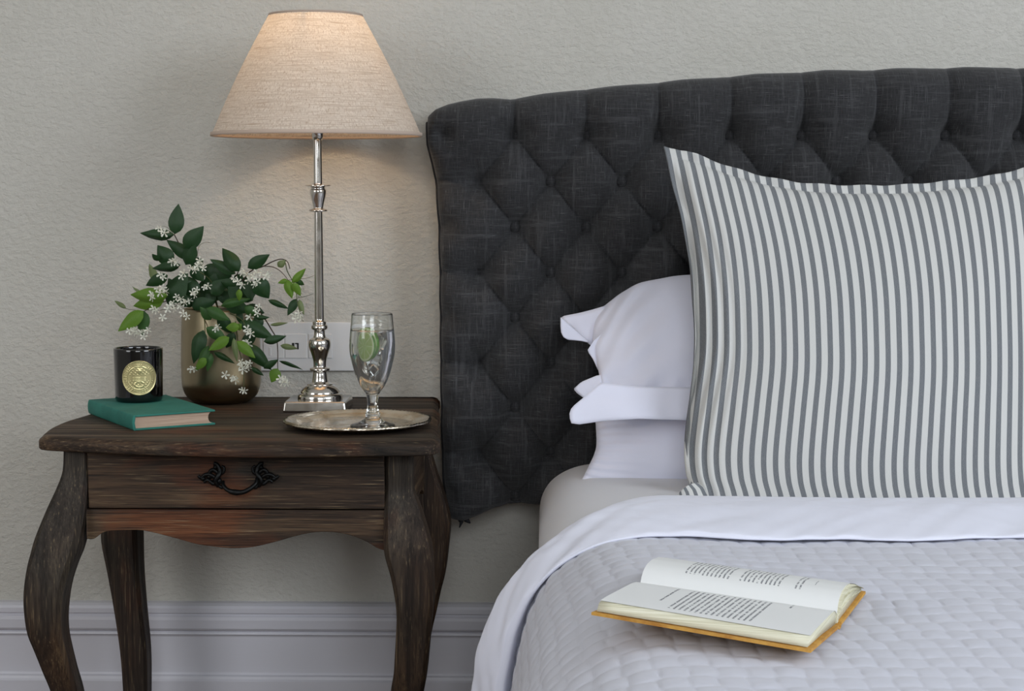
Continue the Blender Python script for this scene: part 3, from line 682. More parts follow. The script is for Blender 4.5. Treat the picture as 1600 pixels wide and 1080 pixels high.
# gold medallion: an embossed disc wrapped round the jar
s = M('embossed_gold_foil', (205, 194, 142), .32, .7); MAT['foil'] = s.m
def medallion():
    p = AY(217.6, 591, 2.817); R_ = .0296; n, k = 60, 144; V = []; uvn = []
    zc = p.z; th0 = math.atan2(-rC, .0006)
    def H_(x, y):                                        # relief, x/y in unit disc
        r = math.hypot(x, y); a = math.atan2(y, x); h = 0
        h += .8 * math.exp(-((r - .955) / .03) ** 2) + .5 * math.exp(-((r - .66) / .02) ** 2)
        if .70 < r < .92: h += .55 * (abs(math.sin(a * 17)) ** 2) * (.5 + .5 * math.sin(a * 41 + 9 * r)) * (.6 + .4 * math.sin(r * 60))
        if r < .62:
            for yy in (.02, -.06, -.14): h += .5 * math.exp(-((y - yy) / .018) ** 2) * (abs(x) < .34)
            d = math.hypot(x - .02, y - .40); h += .8 * math.exp(-(d / .12) ** 2)
            h += .55 * math.exp(-((math.hypot(x / 1.5, (y + .36)) - .16) / .03) ** 2)
            h += .3 * max(0, math.sin(x * 31 + 7 * y) * math.sin(y * 27)) * (abs(y) > .18)
        return h
    for i in range(n + 1):
        for j in range(k):
            r = i / n; a = 2 * PI * j / k; x, y = r * math.cos(a), r * math.sin(a)
            th = x * R_ / rC; rr = rC + .0013 + (.0005 + .0009 * H_(x, y)) * (1 if i < n else -.5)
            V.append((cx + rr * math.sin(th + (p.x - cx) / rC), cy - rr * math.cos(th + (p.x - cx) / rC), zc + y * R_ * 1.0))
    mk('medallion', V, [tuple(f) for f in gridf(n + 1, k, False, True)], MAT['foil'], cd)
medallion()

# ------------------------------------------------------------------ vase with jasmine
vx, vy = AY(346, 600, 3.035).x, 3.035; pxm = 3.035 / F
zv = lambda py: AY(346, py, 3.035).z
vs_ = thing('metal_vase', 'round-bottomed champagne metal vase holding the jasmine stems', 'vase', (vx, vy, ZT))
rv = 62 * pxm
prof = [(0, ZT), (rv * .55, ZT + .0002), (rv * .72, ZT + .003), (rv * .87, ZT + .011), (rv * .96, ZT + .024), (rv, ZT + .042), (rv, ZT + .09), (rv * .985, ZT + .13), (rv * .955, zv(487)), (rv * .95, zv(484)), (rv * .93, zv(483.4)), (rv * .915, zv(485)), (rv * .93, ZT + .12), (rv * .95, ZT + .05), (rv * .8, ZT + .014), (0, ZT + .010)]
V, Fc = lathe(smoothprof(prof, 4), (vx, vy), 72); mk('vase_body', V, Fc, MAT['gold'], vs_)
PY = 3.0
jz = thing('jasmine_bunch', 'bunch of white flowering jasmine with dark and lime green leaves in the vase', 'plant', (vx, vy, ZT + .03))
def leafmesh(name, mt, curl, fold, wide=.3):
    nL, nW = 9, 5; V = []
    for i in range(nL):
        t = i / (nL - 1); w_ = math.sin(PI * t ** (.82)) ** .85 * .5 * (1 - .25 * t)
        if i in (0, nL - 1): w_ = .012
        for j in range(nW):
            q = (j / (nW - 1) - .5) * 2
            V.append((t, q * w_, -fold * w_ * (1 - abs(q)) + curl * t * t - curl * .3 * t + .02 * math.sin(t * 14) * abs(q)))
    return mesh(name, V, [tuple(f) for f in gridf(nL, nW)], mt)
LMs = {c: [leafmesh('leaf', LM[c], cu, fo) for cu, fo in ((.10, .25), (-.16, .3), (.26, .45))] for c in 'dglp'}
def put_leaf(bx, by, tx, ty, wpx, c, y=None, tilt=0., dy=0.):
    y = PY if y is None else y
    a = AY(bx, by, y); b = AY(tx, ty, y + dy); X = b - a; Ln = X.length; X.normalize()
    view = Vector((0, 1, 0)); Yx = view.cross(X).normalized(); Zx = X.cross(Yx)
    R_ = Matrix((X, Yx, Zx)).transposed()
    me = LMs[c][random.randrange(3)] if wpx > 8 else LMs[c][2]
    o = link('leaf', me, jz, a); ww = 1.12 * wpx * y / F
    o.rotation_euler = (R_ @ Matrix.Rotation(tilt, 3, 'X')).to_euler(); o.scale = (Ln, ww / .86 / max(.5, math.cos(tilt)), Ln * .8)
leaves = [(273, 366, 279, 319, 21, 'd', 2.97, .2), (272, 367, 218, 367, 16, 'd', 2.97, .3), (288, 388, 318, 354, 23, 'd', 2.96, -.2), (290, 414, 306, 374, 21, 'd', 2.97, .2), (300, 404, 260, 375, 18, 'd', 2.98, .1),
    (268, 412, 246, 384, 23, 'd', 2.97, .1), (282, 414, 236, 422, 14, 'd', 2.95, .3), (244, 440, 234, 412, 12, 'p', 3.0, .2), (262, 430, 227, 447, 17, 'd', 2.94, .1), (262, 476, 292, 424, 30, 'd', 2.96, .2),
    (308, 462, 284, 430, 24, 'd', 2.98, 0), (285, 470, 262, 436, 24, 'd', 2.97, 0), (262, 462, 202, 463, 22, 'l', 2.94, .2), (256, 470, 206, 478, 20, 'l', 2.95, -.1), (226, 462, 205, 449, 5, 'p', 2.97, .4), (197, 482, 178, 469, 6, 'p', 2.97, .3),
    (224, 486, 186, 518, 20, 'l', 2.93, .2), (225, 486, 221, 524, 20, 'g', 2.94, .2), (248, 408, 238, 396, 9, 'd', 2.96, .4), (374, 424, 346, 387, 21, 'd', 2.96, .1), (368, 428, 328, 405, 15, 'd', 2.97, .2), (362, 432, 322, 418, 26, 'd', 2.99, 0),
    (387, 419, 422, 397, 17, 'd', 2.95, .1), (434, 417, 446, 407, 10, 'p', 2.97, .1), (399, 436, 420, 467, 25, 'd', 2.94, .1), (388, 438, 394, 470, 21, 'd', 2.96, .1), (372, 438, 364, 474, 22, 'd', 2.97, -.1), (419, 469, 452, 482, 8, 'd', 2.95, .3),
    (374, 452, 373, 471, 9, 'l', 2.93, .2), (448, 437, 456, 466, 13, 'l', 2.95, .1), (456, 442, 478, 420, 10, 'l', 2.95, .2), (450, 438, 434, 442, 7, 'l', 2.95, .2), (458, 442, 470, 462, 11, 'l', 2.94, .1), (462, 438, 476, 446, 8, 'g', 2.96, 0), (464, 467, 449, 493, 12, 'd', 2.96, .1),
    (467, 468, 474, 492, 8, 'p', 2.95, .1), (318, 516, 301, 568, 21, 'd', 2.93, .2), (326, 540, 309, 580, 13, 'g', 2.92, .2), (322, 482, 360, 501, 16, 'g', 2.92, .1), (322, 512, 357, 534, 17, 'g', 2.91, .2), (358, 527, 327, 548, 15, 'l', 2.90, .2),
    (374, 511, 352, 512, 13, 'l', 2.90, .1), (370, 515, 377, 506, 10, 'l', 2.91, .2), (334, 550, 366, 567, 8, 'd', 2.92, .3), (330, 552, 324, 581, 10, 'g', 2.92, .2), (374, 503, 429, 529, 21, 'd', 2.94, .1), (412, 534, 448, 527, 12, 'd', 2.93, .3),
    (384, 538, 424, 578, 19, 'd', 2.92, .2), (412, 576, 435, 561, 10, 'd', 2.92, .3), (370, 533, 399, 560, 14, 'l', 2.90, .2), (365, 528, 370, 566, 8, 'p', 2.90, .1), (392, 574, 412, 587, 7, 'd', 2.93, .2), (434, 576, 424, 598, 16, 'l', 2.95, .1),
    (436, 564, 472, 576, 5, 'd', 2.96, .4), (438, 540, 465, 545, 8, 'p', 2.97, .1), (422, 508, 450, 505, 5, 'p', 2.97, .1), (342, 492, 362, 522, 18, 'd', 2.95, .1), (398, 496, 420, 497, 7, 'd', 2.94, .2), (366, 520, 352, 545, 14, 'd', 2.95, 0), (345, 440, 388, 452, 16, 'd', 2.97, .3),
    (330, 460, 352, 436, 20, 'd', 2.98, .1), (300, 480, 335, 470, 20, 'd', 2.98, .1), (350, 470, 392, 488, 22, 'd', 2.97, .1), (382, 480, 404, 494, 14, 'g', 2.95, .2), (318, 430, 342, 412, 18, 'd', 2.99, .1), (296, 478, 280, 462, 16, 'd', 2.98, 0), (320, 488, 300, 470, 18, 'd', 2.99, .1),
    (340, 425, 322, 452, 22, 'd', 2.99, 0), (380, 500, 350, 485, 20, 'd', 2.98, 0), (330, 480, 318, 445, 22, 'd', 3.0, 0), (395, 470, 372, 450, 20, 'd', 2.99, .1), (398, 520, 375, 545, 16, 'd', 2.95, .1), (310, 445, 336, 452, 20, 'd', 3.0, 0), (355, 500, 330, 508, 16, 'd', 3.0, 0), (352, 455, 368, 478, 22, 'd', 3.0, 0),
    (408, 512, 398, 490, 14, 'd', 2.97, 0), (322, 560, 306, 578, 12, 'l', 2.91, .2), (330, 500, 312, 480, 14, 'g', 2.93, .2), (300, 415, 318, 440, 20, 'd', 2.98, 0), (300, 440, 268, 446, 18, 'd', 2.98, 0), (345, 478, 390, 466, 12, 'g', 2.94, .2)]
for L_ in leaves: put_leaf(*L_[:6], y=L_[6], tilt=L_[7] * random.choice((-1, 1)), dy=random.uniform(-.008, .008))
for i in range(26):
    x = random.gauss(340, 26); y = random.gauss(462, 18); a = random.uniform(0, 2 * PI); l = random.uniform(22, 34)
    put_leaf(x, y, x + l * math.cos(a), y + l * math.sin(a) * .7, random.uniform(12, 20), 'd', random.uniform(2.99, 3.05), random.uniform(-.6, .6))
def stem(pts, r, m='stem', y0=3.0, y1=2.96, seg=6):
    n = len(pts); P = curve3([AY(x, y, lerp(y0, y1, i / (n - 1))) for i, (x, y) in enumerate(pts)], 5)
    V, Fc = tube(P, [lerp(r, r * .5, i / (len(P) - 1)) for i in range(len(P))], seg); mk('stem', V, Fc, MAT[m], jz)
for a in [([(346, 540), (340, 480), (316, 440), (296, 408), (282, 385), (272, 366)], .0017, 'twig', 3.03, 2.97), ([(340, 530), (320, 480), (285, 470), (255, 472), (224, 487)], .0014, 'twig', 3.03, 2.94),
          ([(345, 530), (356, 480), (366, 440), (374, 421)], .0016, 'twig', 3.04, 2.97), ([(350, 530), (362, 480), (385, 430), (412, 416), (428, 408), (440, 405), (449, 409), (453, 420)], .0014, 'twig', 3.03, 2.95),
          ([(412, 416), (425, 417), (436, 422), (446, 432), (450, 438)], .0010, 'twig', 2.95, 2.95), ([(446, 411), (449, 424), (456, 437), (463, 450), (464, 470), (470, 492), (474, 503)], .0010, 'stem', 2.95, 2.95),
          ([(450, 438), (470, 436), (482, 434), (492, 430)], .0006, 'stem', 2.95, 2.96), ([(464, 466), (478, 463), (490, 459)], .0006, 'stem', 2.95, 2.96),
          ([(352, 530), (375, 485), (395, 478), (412, 496), (424, 515), (432, 530), (434, 550), (434, 575), (437, 595)], .0014, 'twig', 3.03, 2.95), ([(345, 520), (325, 470), (317, 480), (320, 505), (320, 540), (318, 560)], .0015, 'stem', 3.03, 2.92),
          ([(350, 520), (358, 470), (366, 492), (370, 520), (374, 548), (380, 575), (381, 605)], .0013, 'stem', 3.03, 2.90), ([(360, 490), (378, 500), (386, 515), (390, 520)], .0010, 'stem', 2.95, 2.92), ([(224, 487), (214, 496), (200, 508)], .0006, 'twig', 2.94, 2.94),
          ([(272, 367), (262, 356), (252, 353)], .0005, 'stem', 2.97, 2.97), ([(308, 402), (311, 385), (320, 379), (330, 380)], .0005, 'stem', 2.97, 3.0), ([(345, 500), (338, 470), (330, 440), (312, 425)], .0012, 'stem', 3.03, 2.96),
          ([(225, 487), (200, 483), (190, 480)], .0006, 'stem', 2.94, 2.96), ([(300, 470), (270, 480), (250, 485)], .0009, 'stem', 2.98, 2.94)]: stem(*a)
# one five-petalled star flower with its slender tube
def flowermesh():
    V = []; Fc = []
    for p in range(5):
        a = 2 * PI * p / 5; nL = 5; o = len(V)
        for i in range(nL):
            t = i / (nL - 1); w_ = (.10 + .75 * t * (1 - .35 * t)) * .24 if i < nL - 1 else .10
            tw = .5 * t
            for q in (-1, 0, 1):
                x, y = .06 + t * .50, q * w_ + tw * .18
                V.append((x * math.cos(a) - y * math.sin(a), x * math.sin(a) + y * math.cos(a), .10 * t * t - .06 * abs(q) + q * .05))
        Fc += [tuple(f) for f in gridf(nL, 3, off=o)]
    o = len(V); tv, tf = tube([(0, 0, -.65), (0, 0, -.3), (0, 0, .02)], [.035, .05, .075], 6); V += [tuple(v) for v in tv]; Fc += [tuple(i + o for i in f) for f in tf]
    return mesh('flower', V, Fc, LM['f'])
FM = flowermesh()
fl = [(253, 361), (248, 357), (257, 364), (272, 407), (276, 411), (268, 410), (298, 419), (304, 422), (312, 413), (318, 419), (309, 416), (251, 430), (255, 433), (284, 432), (287, 427), (254, 450), (259, 456), (250, 458), (246, 452), (238, 466), (276, 464), (283, 468), (270, 474), (281, 479), (288, 473), (262, 483), (286, 490), (292, 495), (254, 496), (304, 461), (307, 453), (301, 457), (320, 449), (325, 447),
      (372, 440), (366, 436), (378, 446), (381, 424), (385, 430), (378, 428), (396, 432), (400, 426), (408, 427), (416, 432), (402, 440), (397, 445), (388, 438), (466, 455), (471, 451), (462, 462), (468, 462), (467, 490), (463, 499), (470, 497), (460, 494), (388, 519), (392, 522), (386, 514), (400, 484), (404, 480), (402, 490), (390, 496), (388, 538), (385, 535), (377, 566), (384, 570), (388, 575), (380, 578), (376, 573), (390, 568), (364, 591), (368, 594), (378, 610), (382, 611), (303, 577), (299, 577), (445, 593), (441, 598), (448, 599), (438, 592),
      (208, 519), (214, 522), (220, 520), (226, 519), (231, 516), (224, 526), (211, 515), (202, 517), (340, 511), (337, 515), (244, 485), (239, 483), (265, 478), (272, 483), (296, 470), (420, 428), (312, 407), (236, 461), (352, 586), (392, 430)]
for i, (x, y) in enumerate(fl):
    yy = 2.905 + .03 * (x > 330 and y < 480) + .02 * (x < 300) + .03 * (x > 440) - .015 * (x > 360 and y > 560 and x < 400)
    p = AY(x, y, yy); o = link('flower', FM, jz, p)
    sc = random.uniform(.0105, .0145); o.scale = (sc, sc, sc)
    d = Vector((random.uniform(-.8, .8), -1, random.uniform(-.9, .3))); o.rotation_euler = (d.to_track_quat('Z', 'Y').to_matrix() @ Matrix.Rotation(random.uniform(0, 1.2), 3, 'Z')).to_euler()

# ------------------------------------------------------------------ table lamp
LY = 2.945
la = AY(500.5, 636, LY); lx = la.x; lk = LY / F
lz = lambda py: AY(500, py, LY).z
lamp = thing('table_lamp', 'polished nickel candlestick table lamp with a lit natural linen shade', 'lamp', (lx, LY, ZT))
hb = .0555; zb1 = ZT + .0185
bb = MB().box((lx - hb - .003, LY - hb, ZT), (lx + hb - .003, LY + hb, zb1))
bb.V = [(x if z < ZT + .001 else lerp(x, lx - .003, .045), y if z < ZT + .001 else lerp(y, LY, .045), z) for x, y, z in bb.V]
bb.mk('lamp_base', MAT['nickel'], lamp, bevel=.0035, seg=4)
pr = [(0, 631.5), (36, 631), (36, 626), (35.5, 618), (33, 614.5), (31, 613.5), (30.5, 611), (27, 606), (22.5, 602), (20.5, 601), (20, 599.5), (14, 597), (12.2, 594), (11.3, 586), (10.8, 580), (15, 578.8), (16, 577), (15, 575), (10.5, 573.5), (10, 570), (10.8, 562), (13.5, 553), (16.8, 543), (17.3, 536), (15.5, 530.5), (11, 528), (9.3, 525), (8.5, 520), (9, 516), (12, 514.5), (13, 511.5), (12, 508.5), (10.5, 507), (10.8, 503.5), (9, 501.5), (7.5, 500), (7.3, 497)]
pr2 = [(7.3, 497), (7.0, 440), (6.8, 380), (6.6, 333), (6.6, 331)]
pr3 = [(6.6, 331.5), (13.5, 330.5), (14.8, 329), (13.5, 327.5), (8, 326), (8.3, 322), (9.6, 316), (11.5, 309), (12.8, 302), (12.8, 297.5), (11, 294.5), (13, 292.5), (19.5, 290.8), (20.3, 290), (19.5, 289.2), (13, 289), (7, 288.2), (6.8, 286), (6.3, 230), (6.2, 214)]
def lprof(pr, name, dense=3, z0=None):
    P = [(r * lk, lz(y)) for r, y in pr]
    if z0: P[0] = (0, z0); P[1] = (P[1][0], z0)
    V, Fc = lathe(P if dense == 1 else smoothprof(P, dense), (lx, LY), 56); mk(name, V, Fc, MAT['nickel'], lamp)
lprof(pr, 'lamp_foot', 3, zb1 - .0005); lprof(pr2, 'lamp_column', 1); lprof(pr3, 'lamp_candle_cup', 3)
# socket, bulb, shade
zs0, zs1 = AY(494, 213, LY).z, AY(494, 23, LY).z
V, Fc = lathe([(0, zs0 - .006), (.0085, zs0 - .006), (.0095, zs0), (.0095, zs0 + .012), (.016, zs0 + .014), (.016, zs0 + .055), (.012, zs0 + .057), (0, zs0 + .057)], (lx, LY), 32); mk('bulb_holder', V, Fc, MAT['nickel'], lamp)
s = M('warm_bulb', (255, 214, 160), .4); s.b.inputs['Emission Color'].default_value = srgb(255, 205, 145); s.b.inputs['Emission Strength'].default_value = 1.6; MAT['bulb'] = s.m
zb_ = zs0 + .056
V, Fc = lathe(smoothprof([(0.001, zb_), (.012, zb_ + .002), (.014, zb_ + .012), (.024, zb_ + .035), (.029, zb_ + .055), (.024, zb_ + .077), (.012, zb_ + .086), (0.0, zb_ + .088)], 4), (lx, LY), 32); mk('bulb', V, Fc, MAT['bulb'], lamp)
Rb, Rt = 162.5 * lk, 71.5 * lk
def linen():
    s = M('natural_linen_shade', (214, 200, 184), .95); h = s.noise(s.tc(scale=(18, 18, 700)), 1., 3, .7); v = s.noise(s.tc(scale=(500, 500, 30)), 1., 3, .65)
    col = s.mix(s.ramp(s.math('MAXIMUM', h, v), [(.45, 0), (.72, 1)]), (224, 212, 198), (178, 156, 136)); s.color(col); s.bump(h, .3, .0005)
    t = s.n.new('ShaderNodeBsdfTranslucent'); s.l.new(col, t.inputs[0]); mx = s.n.new('ShaderNodeMixShader'); mx.inputs[0].default_value = .17
    s.l.new(s.b.outputs[0], mx.inputs[1]); s.l.new(t.outputs[0], mx.inputs[2]); s.l.new(mx.outputs[0], s.n['Material Output'].inputs[0]); return s.m
MAT['linen'] = linen()
sh = thing_sh = None
prs = [(Rb, zs0), (Rb + .0004, zs0 + .002)] + [(lerp(Rb, Rt, t) + .004 * math.sin(PI * t), lerp(zs0, zs1, t)) for t in np.linspace(.02, .97, 24)] + [(Rt + .001, zs1 - .002), (Rt, zs1)]
V, Fc = lathe(prs, (lx - .0008, LY), 120); shade = mk('lamp_shade', V, Fc, MAT['linen'], lamp)
MAT['trim'] = M('shade_binding', (196, 176, 160), .9).m
for R_, z in ((Rb, zs0), (Rt, zs1)):
    h = .006
    V, Fc = lathe([(R_ - .0015, z + h), (R_ - .002, z - .0004), (R_ + .0012, z - .0004), (R_ + .0014, z + h * .5), (R_ + (.0012 if z < zs1 - .01 else .0014), z + h * (1 if z < zs1 - .01 else .2)), ], (lx - .0008, LY), 120)
    if z > zs1 - .01: V = [(x, y, 2 * z - zz + 0) for x, y, zz in V]
    mk('shade_trim', V, Fc, MAT['trim'], shade)
mb = MB()
for k in range(3):
    a = 2 * PI * k / 3 + .4; mb.add(*tube([(lx, LY, zs0 + .05), (lx + Rt * .9 * math.cos(a), LY + Rt * .9 * math.sin(a), zs1 - .03), (lx + Rt * math.cos(a), LY + Rt * math.sin(a), zs1 - .004)], .0014, 6))
mb.mk('shade_carrier', MAT['nickel'], shade, smooth=True)
pl = bpy.data.lights.new('lamp_light', 'POINT'); pl.energy = 1.7; pl.color = (1.0, .74, .46); pl.shadow_soft_size = .03
po = bpy.data.objects.new('lamp_light', pl); C.objects.link(po); po.location = (lx, LY, zs0 + .150)

# ------------------------------------------------------------------ silver tray, goblet
tc_ = Vector((-.3025, 2.722, 0)); tr_ = .1185
def tray():
    n, rings = 192, [(0, .0040), (.55, .0040), (.74, .0042), (.79, .0048), (.84, .0085), (.90, .0105), (.945, .0118), (.972, .0135), (.99, .0128), (1.0, .0105), (.99, .0088), (.95, .0085), (.84, .0058), (.78, .0012), (.72, .0004), (.3, .0004), (0, .0004)]
    V = []
    for k in range(n):
        a = 2 * PI * k / n; sc = 1 + .022 * abs(math.sin(a * 6)) ** .7 - .012
        for r, z in rings:
            q = sm(r, .8, 1.); rr = r * tr_ * (1 + (sc - 1) * q)
            g = .0009 * math.cos(a * 96 / 1.) * (r > .96); V.append((tc_.x + (rr + g) * math.cos(a), tc_.y + (rr + g) * math.sin(a), ZT + z + .7 * g * (z > .011)))
    o = mk('silver_tray', V, [tuple(f) for f in gridf(n, len(rings), True, False)], MAT['silver'], None, loc=(tc_.x, tc_.y, ZT))
    return tag(o, 'round tarnished silver tray with a gadrooned rim under the goblet', 'tray')
tray()
zt2 = ZT + .0046; gy = 2.70; gc = AY(582.3, 640, gy); gx = gc.x; gk = gy / F; gz = lambda py: AY(582, py, gy).z
gl = thing('water_goblet', 'stemmed clear glass of iced water with lime slices standing on the tray', 'glass', (gx, gy, zt2))
foot0 = zt2
og = [(0.5, foot0), (33, foot0), (34.3, foot0 + .0008), (33.5, foot0 + .0022), (22, foot0 + .006), (13, foot0 + .012), (11, foot0 + .016), (12, foot0 + .019), (10.2, foot0 + .022), (8.8, foot0 + .028), (8.2, gz(634)), (8.4, gz(626)), (9.6, gz(620)), (10, gz(616.5)), (13.5, gz(611)), (21, gz(600)), (27, gz(586)), (31.5, gz(570)), (34.8, gz(556)), (36, gz(543)), (35.6, gz(528)), (33.6, gz(508)), (32.3, gz(492)), (32.1, gz(490.3))]
ig = [(31.5, gz(490)), (31.1, gz(491)), (31.2, gz(493)), (32.6, gz(508)), (34.5, gz(528)), (34.9, gz(543)), (33.7, gz(556)), (30.4, gz(570)), (25.9, gz(586)), (19.7, gz(600)), (12.0, gz(610)), (6, gz(614)), (.5, gz(615.5))]
P = [(r * gk, z) for r, z in smoothprof(og, 4)] + [(max(r, .1) * gk, z) for r, z in smoothprof(ig, 4)]
V, Fc = lathe(P, (gx, gy), 96); mk('goblet_glass', V, Fc, MAT['glass'], gl)
wz = gz(514.5)
win = [(max(r + .35, .1) * gk, z - .0003) for r, z in smoothprof(ig, 4) if z < wz]; r_top = win[0][0]
V, Fc = lathe([(.0002, wz), (r_top * .6, wz), (r_top - .001, wz + .0001), (r_top, wz + .0006)] + win, (gx, gy), 96); wat = mk('water', V, Fc, MAT['water'], gl)
s = M('lime_rind', (84, 140, 30), .35, Coat_Weight=.3); s.bump(s.noise(s.tc(), 500, 2), .3, .0005); MAT['rind'] = s.m
s = M('lime_flesh', (188, 206, 140), .4, Subsurface_Weight=.15)
def segs(s):
    ox = s.sep(s.tc('UV')); return ox
uvs_ = segs(s); rr_ = uvs_[0]; aa_ = uvs_[1]
sg_ = s.math('ABSOLUTE', s.math('SUBTRACT', s.math('FRACT', s.math('MULTIPLY', aa_, 9.)), .5))
memb = s.math('GREATER_THAN', sg_, .455); rim_ = s.math('GREATER_THAN', rr_, .84)
flesh = s.mix(s.ramp(s.noise(s.tc('UV', scale=(6, 70, 1)), 1., 3), [(.3, 0), (.7, 1)]), (158, 190, 98), (196, 214, 148))
s.color(s.mix(s.math('MAXIMUM', memb, rim_), flesh, (222, 230, 190))); MAT['flesh'] = s.m
def lime(cpx, cpy, y, ang, R_, th):
    c = AY(cpx, cpy, y); n = 40
    prof = [(.001, th / 2), (R_ * .3, th / 2), (R_ * .6, th / 2), (R_ * .86, th / 2), (R_ * .97, th / 2), (R_, th * .25), (R_, -th * .25), (R_ * .97, -th / 2), (R_ * .5, -th / 2), (.001, -th / 2)]
    V, Fc = lathe(prof, (0, 0), n); uv = [(math.hypot(v[0], v[1]) / R_, (math.atan2(v[1], v[0]) / (2 * PI)) % 1) for v in V]
    o = link('lime_slice', mesh('lime_slice', V, Fc, MAT['flesh'], True, uv), gl, c)
    o.data.materials.append(MAT['rind'])
    for f in o.data.polygons:
        rads = [math.hypot(o.data.vertices[i].co.x, o.data.vertices[i].co.y) for i in f.vertices]
        if min(rads) > R_ * .95: f.material_index = 1
    d = Vector(ang).normalized(); o.rotation_euler = d.to_track_quat('Z', 'Y').to_euler(); return o
lime(567, 541, gy - .009, (-.62, -.80, .05), .0275, .005)
lime(574, 538.5, gy - .001, (-.66, -.76, .08), .0275, .008)
def ice(px, py, y, s_, rot):
    me = bpy.data.meshes.new('ice_cube'); bm = bmesh.new(); bmesh.ops.create_cube(bm, size=s_); bmesh.ops.bevel(bm, geom=bm.edges[:], offset=s_ * .16, segments=3, affect='EDGES', profile=.6)
    for v in bm.verts: v.co *= 1 + .05 * mn.noise(v.co * 200)
    bm.to_mesh(me); bm.free(); me.materials.append(MAT['ice']); me.polygons.foreach_set('use_smooth', [True] * len(me.polygons))
    o = link('ice_cube', me, gl, AY(px, py, y)); o.rotation_euler = rot
ice(597, 534, gy - .002, .020, (.3, .4, .6)); ice(590, 562, gy + .004, .022, (.7, .2, .3)); ice(585, 582, gy, .017, (.2, .8, .1))

# ------------------------------------------------------------------ open book on the coverlet
OP = Vector((.2965, 1.670, .6070)); BE1 = Vector((-.933, .345, .055)).normalized(); BE2 = Vector((.345, .933, .0)).normalized()
LBk, WBk = .213, .148
ob = thing('open_book', 'open hardback book with ochre covers lying on the quilted coverlet', 'book', tuple(OP))
NU = BE1.cross(BE2); NU = NU if NU.z > 0 else -NU
def op(l, w_, h): return OP + BE1 * l + BE2 * w_ + Vector((0, 0, 1)) * h
def strip(name, sec, l0, l1, m, nl=14, flat=True, warp=None, closed=True, uvf=None, sub=None):
    ls = np.linspace(l0, l1, nl); P = np.zeros((nl, len(sec), 3)); UV = np.zeros((nl, len(sec), 2))
    for i, l in enumerate(ls):
        for j, (w_, h) in enumerate(sec):
            dw, dh = warp(l, w_, h) if warp else (0, 0); P[i, j] = op(l, w_ + dw, h + dh); UV[i, j] = (l / LBk, w_ / WBk)
    n = len(sec); Fc = [tuple(f) for f in gridf(nl, n, False, closed)]
    if closed: Fc += [tuple(range(n)), tuple((nl - 1) * n + j for j in range(n))[::-1]]
    o = mk(name, P.reshape(-1, 3), Fc, m, sub or ob, not flat, UV.reshape(-1, 2)); 
    bm = bmesh.new(); bm.from_mesh(o.data); bmesh.ops.recalc_face_normals(bm, faces=bm.faces); bm.to_mesh(o.data); bm.free()
    return o
TN = .0125                                                    # lift of the near board's outer edge
near_b = lambda w_: .0015 + TN * (w_ / -WBk)
bw = lambda l, w_, h: (0, .004 * (l / LBk) * (abs(w_) / WBk))
strip('near_cover', [(-.006, .001), (-WBk, TN), (-WBk, TN + .0028), (-.006, .0038)], 0, LBk, MAT['ochre'], warp=bw)
strip('far_cover', [(.006, .001), (.006, .0038), (WBk, .0038), (WBk, .001)], 0, LBk, MAT['ochre'])
strip('spine', [(-.007, .001), (-.004, -.001), (.004, -.001), (.007, .001), (.007, .003), (.004, .0012), (-.004, .0012), (-.007, .003)], 0, LBk, MAT['ochre'])
def ptop(w_):                                                 # near text block top
    return interp(-w_, [(0, .012), (.004, .016), (.012, .019), (.03, .0208), (.07, .0222), (.11, .0236), (.142, .0236)])
wn = [-(x) for x in np.linspace(0, .132, 20)]
secn = [(w_, ptop(w_)) for w_ in wn] + [(-.137, .0225), (-.1435, .0160), (-.08, .0115), (-.02, .0055), (0, .004)]
strip('near_text_block', secn, .004, LBk - .004, MAT['cream'], flat=False, warp=bw)
def ftop(w_): return interp(w_, [(0, .014), (.004, .020), (.012, .0265), (.025, .0305), (.045, .0315), (.07, .0285), (.10, .0215), (.125, .0135), (.142, .0070)])
wf = list(np.linspace(0, .1425, 28))
strip('far_text_block', [(w_, ftop(w_)) for w_ in wf] + [(.1425, .0045), (.07, .0042), (0, .0042)], .004, LBk - .004, MAT['cream'], flat=False)
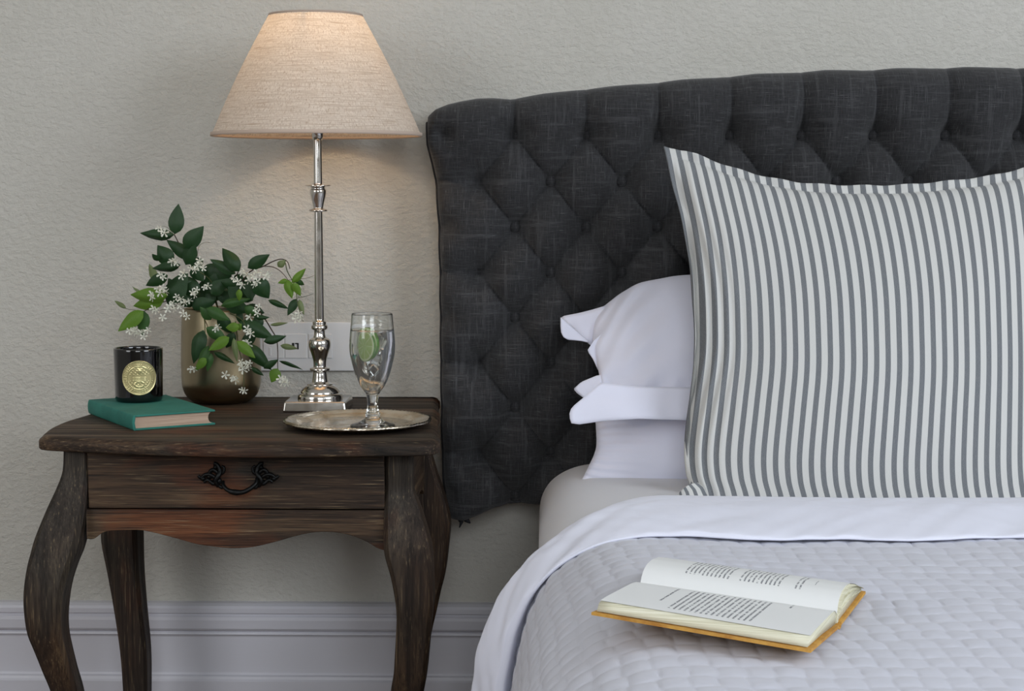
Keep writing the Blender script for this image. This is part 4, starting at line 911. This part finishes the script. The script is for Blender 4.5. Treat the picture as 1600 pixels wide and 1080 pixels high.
def pagemat(name, regs, lines):
    s = M(name, (228, 229, 226), .75); uv = s.sep(s.tc('UV')); U, W_ = uv[0], uv[1]
    Wa = s.math('ABSOLUTE', W_)
    ln = s.math('LESS_THAN', s.math('FRACT', s.math('MULTIPLY', U, lines)), .40)
    row = s.math('FLOOR', s.math('MULTIPLY', U, lines))
    cv = s.n.new('ShaderNodeCombineXYZ'); s.l.new(s.math('MULTIPLY', row, 7.31), cv.inputs[0]); s.l.new(s.math('MULTIPLY', Wa, 34.), cv.inputs[1])
    wd = s.math('GREATER_THAN', s.noise(cv.outputs[0], 1., 1, .5), .40)
    cv2 = s.n.new('ShaderNodeCombineXYZ'); s.l.new(s.math('MULTIPLY', U, lines * 4.), cv2.inputs[0]); s.l.new(s.math('MULTIPLY', Wa, 210.), cv2.inputs[1])
    lt_ = s.math('GREATER_THAN', s.noise(cv2.outputs[0], 1., 1, .5), .42)
    tot = None
    for (u0, u1, w0, w1) in regs:
        a = s.math('MULTIPLY', s.math('MULTIPLY', s.math('GREATER_THAN', U, u0), s.math('LESS_THAN', U, u1)), s.math('MULTIPLY', s.math('GREATER_THAN', Wa, w0), s.math('LESS_THAN', Wa, w1)))
        tot = a if tot is None else s.math('MAXIMUM', tot, a)
    k = s.math('MULTIPLY', s.math('MULTIPLY', ln, wd), s.math('MULTIPLY', lt_, tot))
    s.color(s.mix(k, (228, 229, 228), (112, 114, 120))); s.bump(s.noise(s.tc(), 30, 2), .15, .001); return s.m
# u runs from the right-hand end (0) to the left-hand end (1)
MAT['page_near'] = pagemat('printed_near_page', [(.30, .70, .14, .80), (.735, .76, .14, .62), (.20, .225, .10, .24)], 40.)
MAT['page_far'] = pagemat('printed_far_page', [(.20, .25, .12, .8), (.30, .515, .12, .93), (.55, .78, .12, .95), (.15, .165, .22, .36)], 48.)
def sheet(name, f, ws, m, warp=None):
    strip(name, [(w_, f(w_) + .0006) for w_ in ws], .0035, LBk - .0035, m, nl=24, flat=False, closed=False, warp=warp)
sheet('near_page', ptop, wn, MAT['page_near'], bw); sheet('far_page', ftop, wf, MAT['page_far'])
# a few lifted leaves fanning at the right-hand end of the far side
for k, hh in enumerate((.35, .62, .84)):
    strip('loose_page', [(w_, lerp(.005, ftop(w_), hh) + .0007 * k) for w_ in np.linspace(.004, .142, 14)], .0025 - .001 * k, .03, MAT['cream'], nl=4, flat=False, closed=False)
strip('headband', [(-.004, .005), (-.0035, .0135), (.0, .0125), (.002, .0125), (.002, .005)], .0025, .0045, MAT['cream'], nl=2)
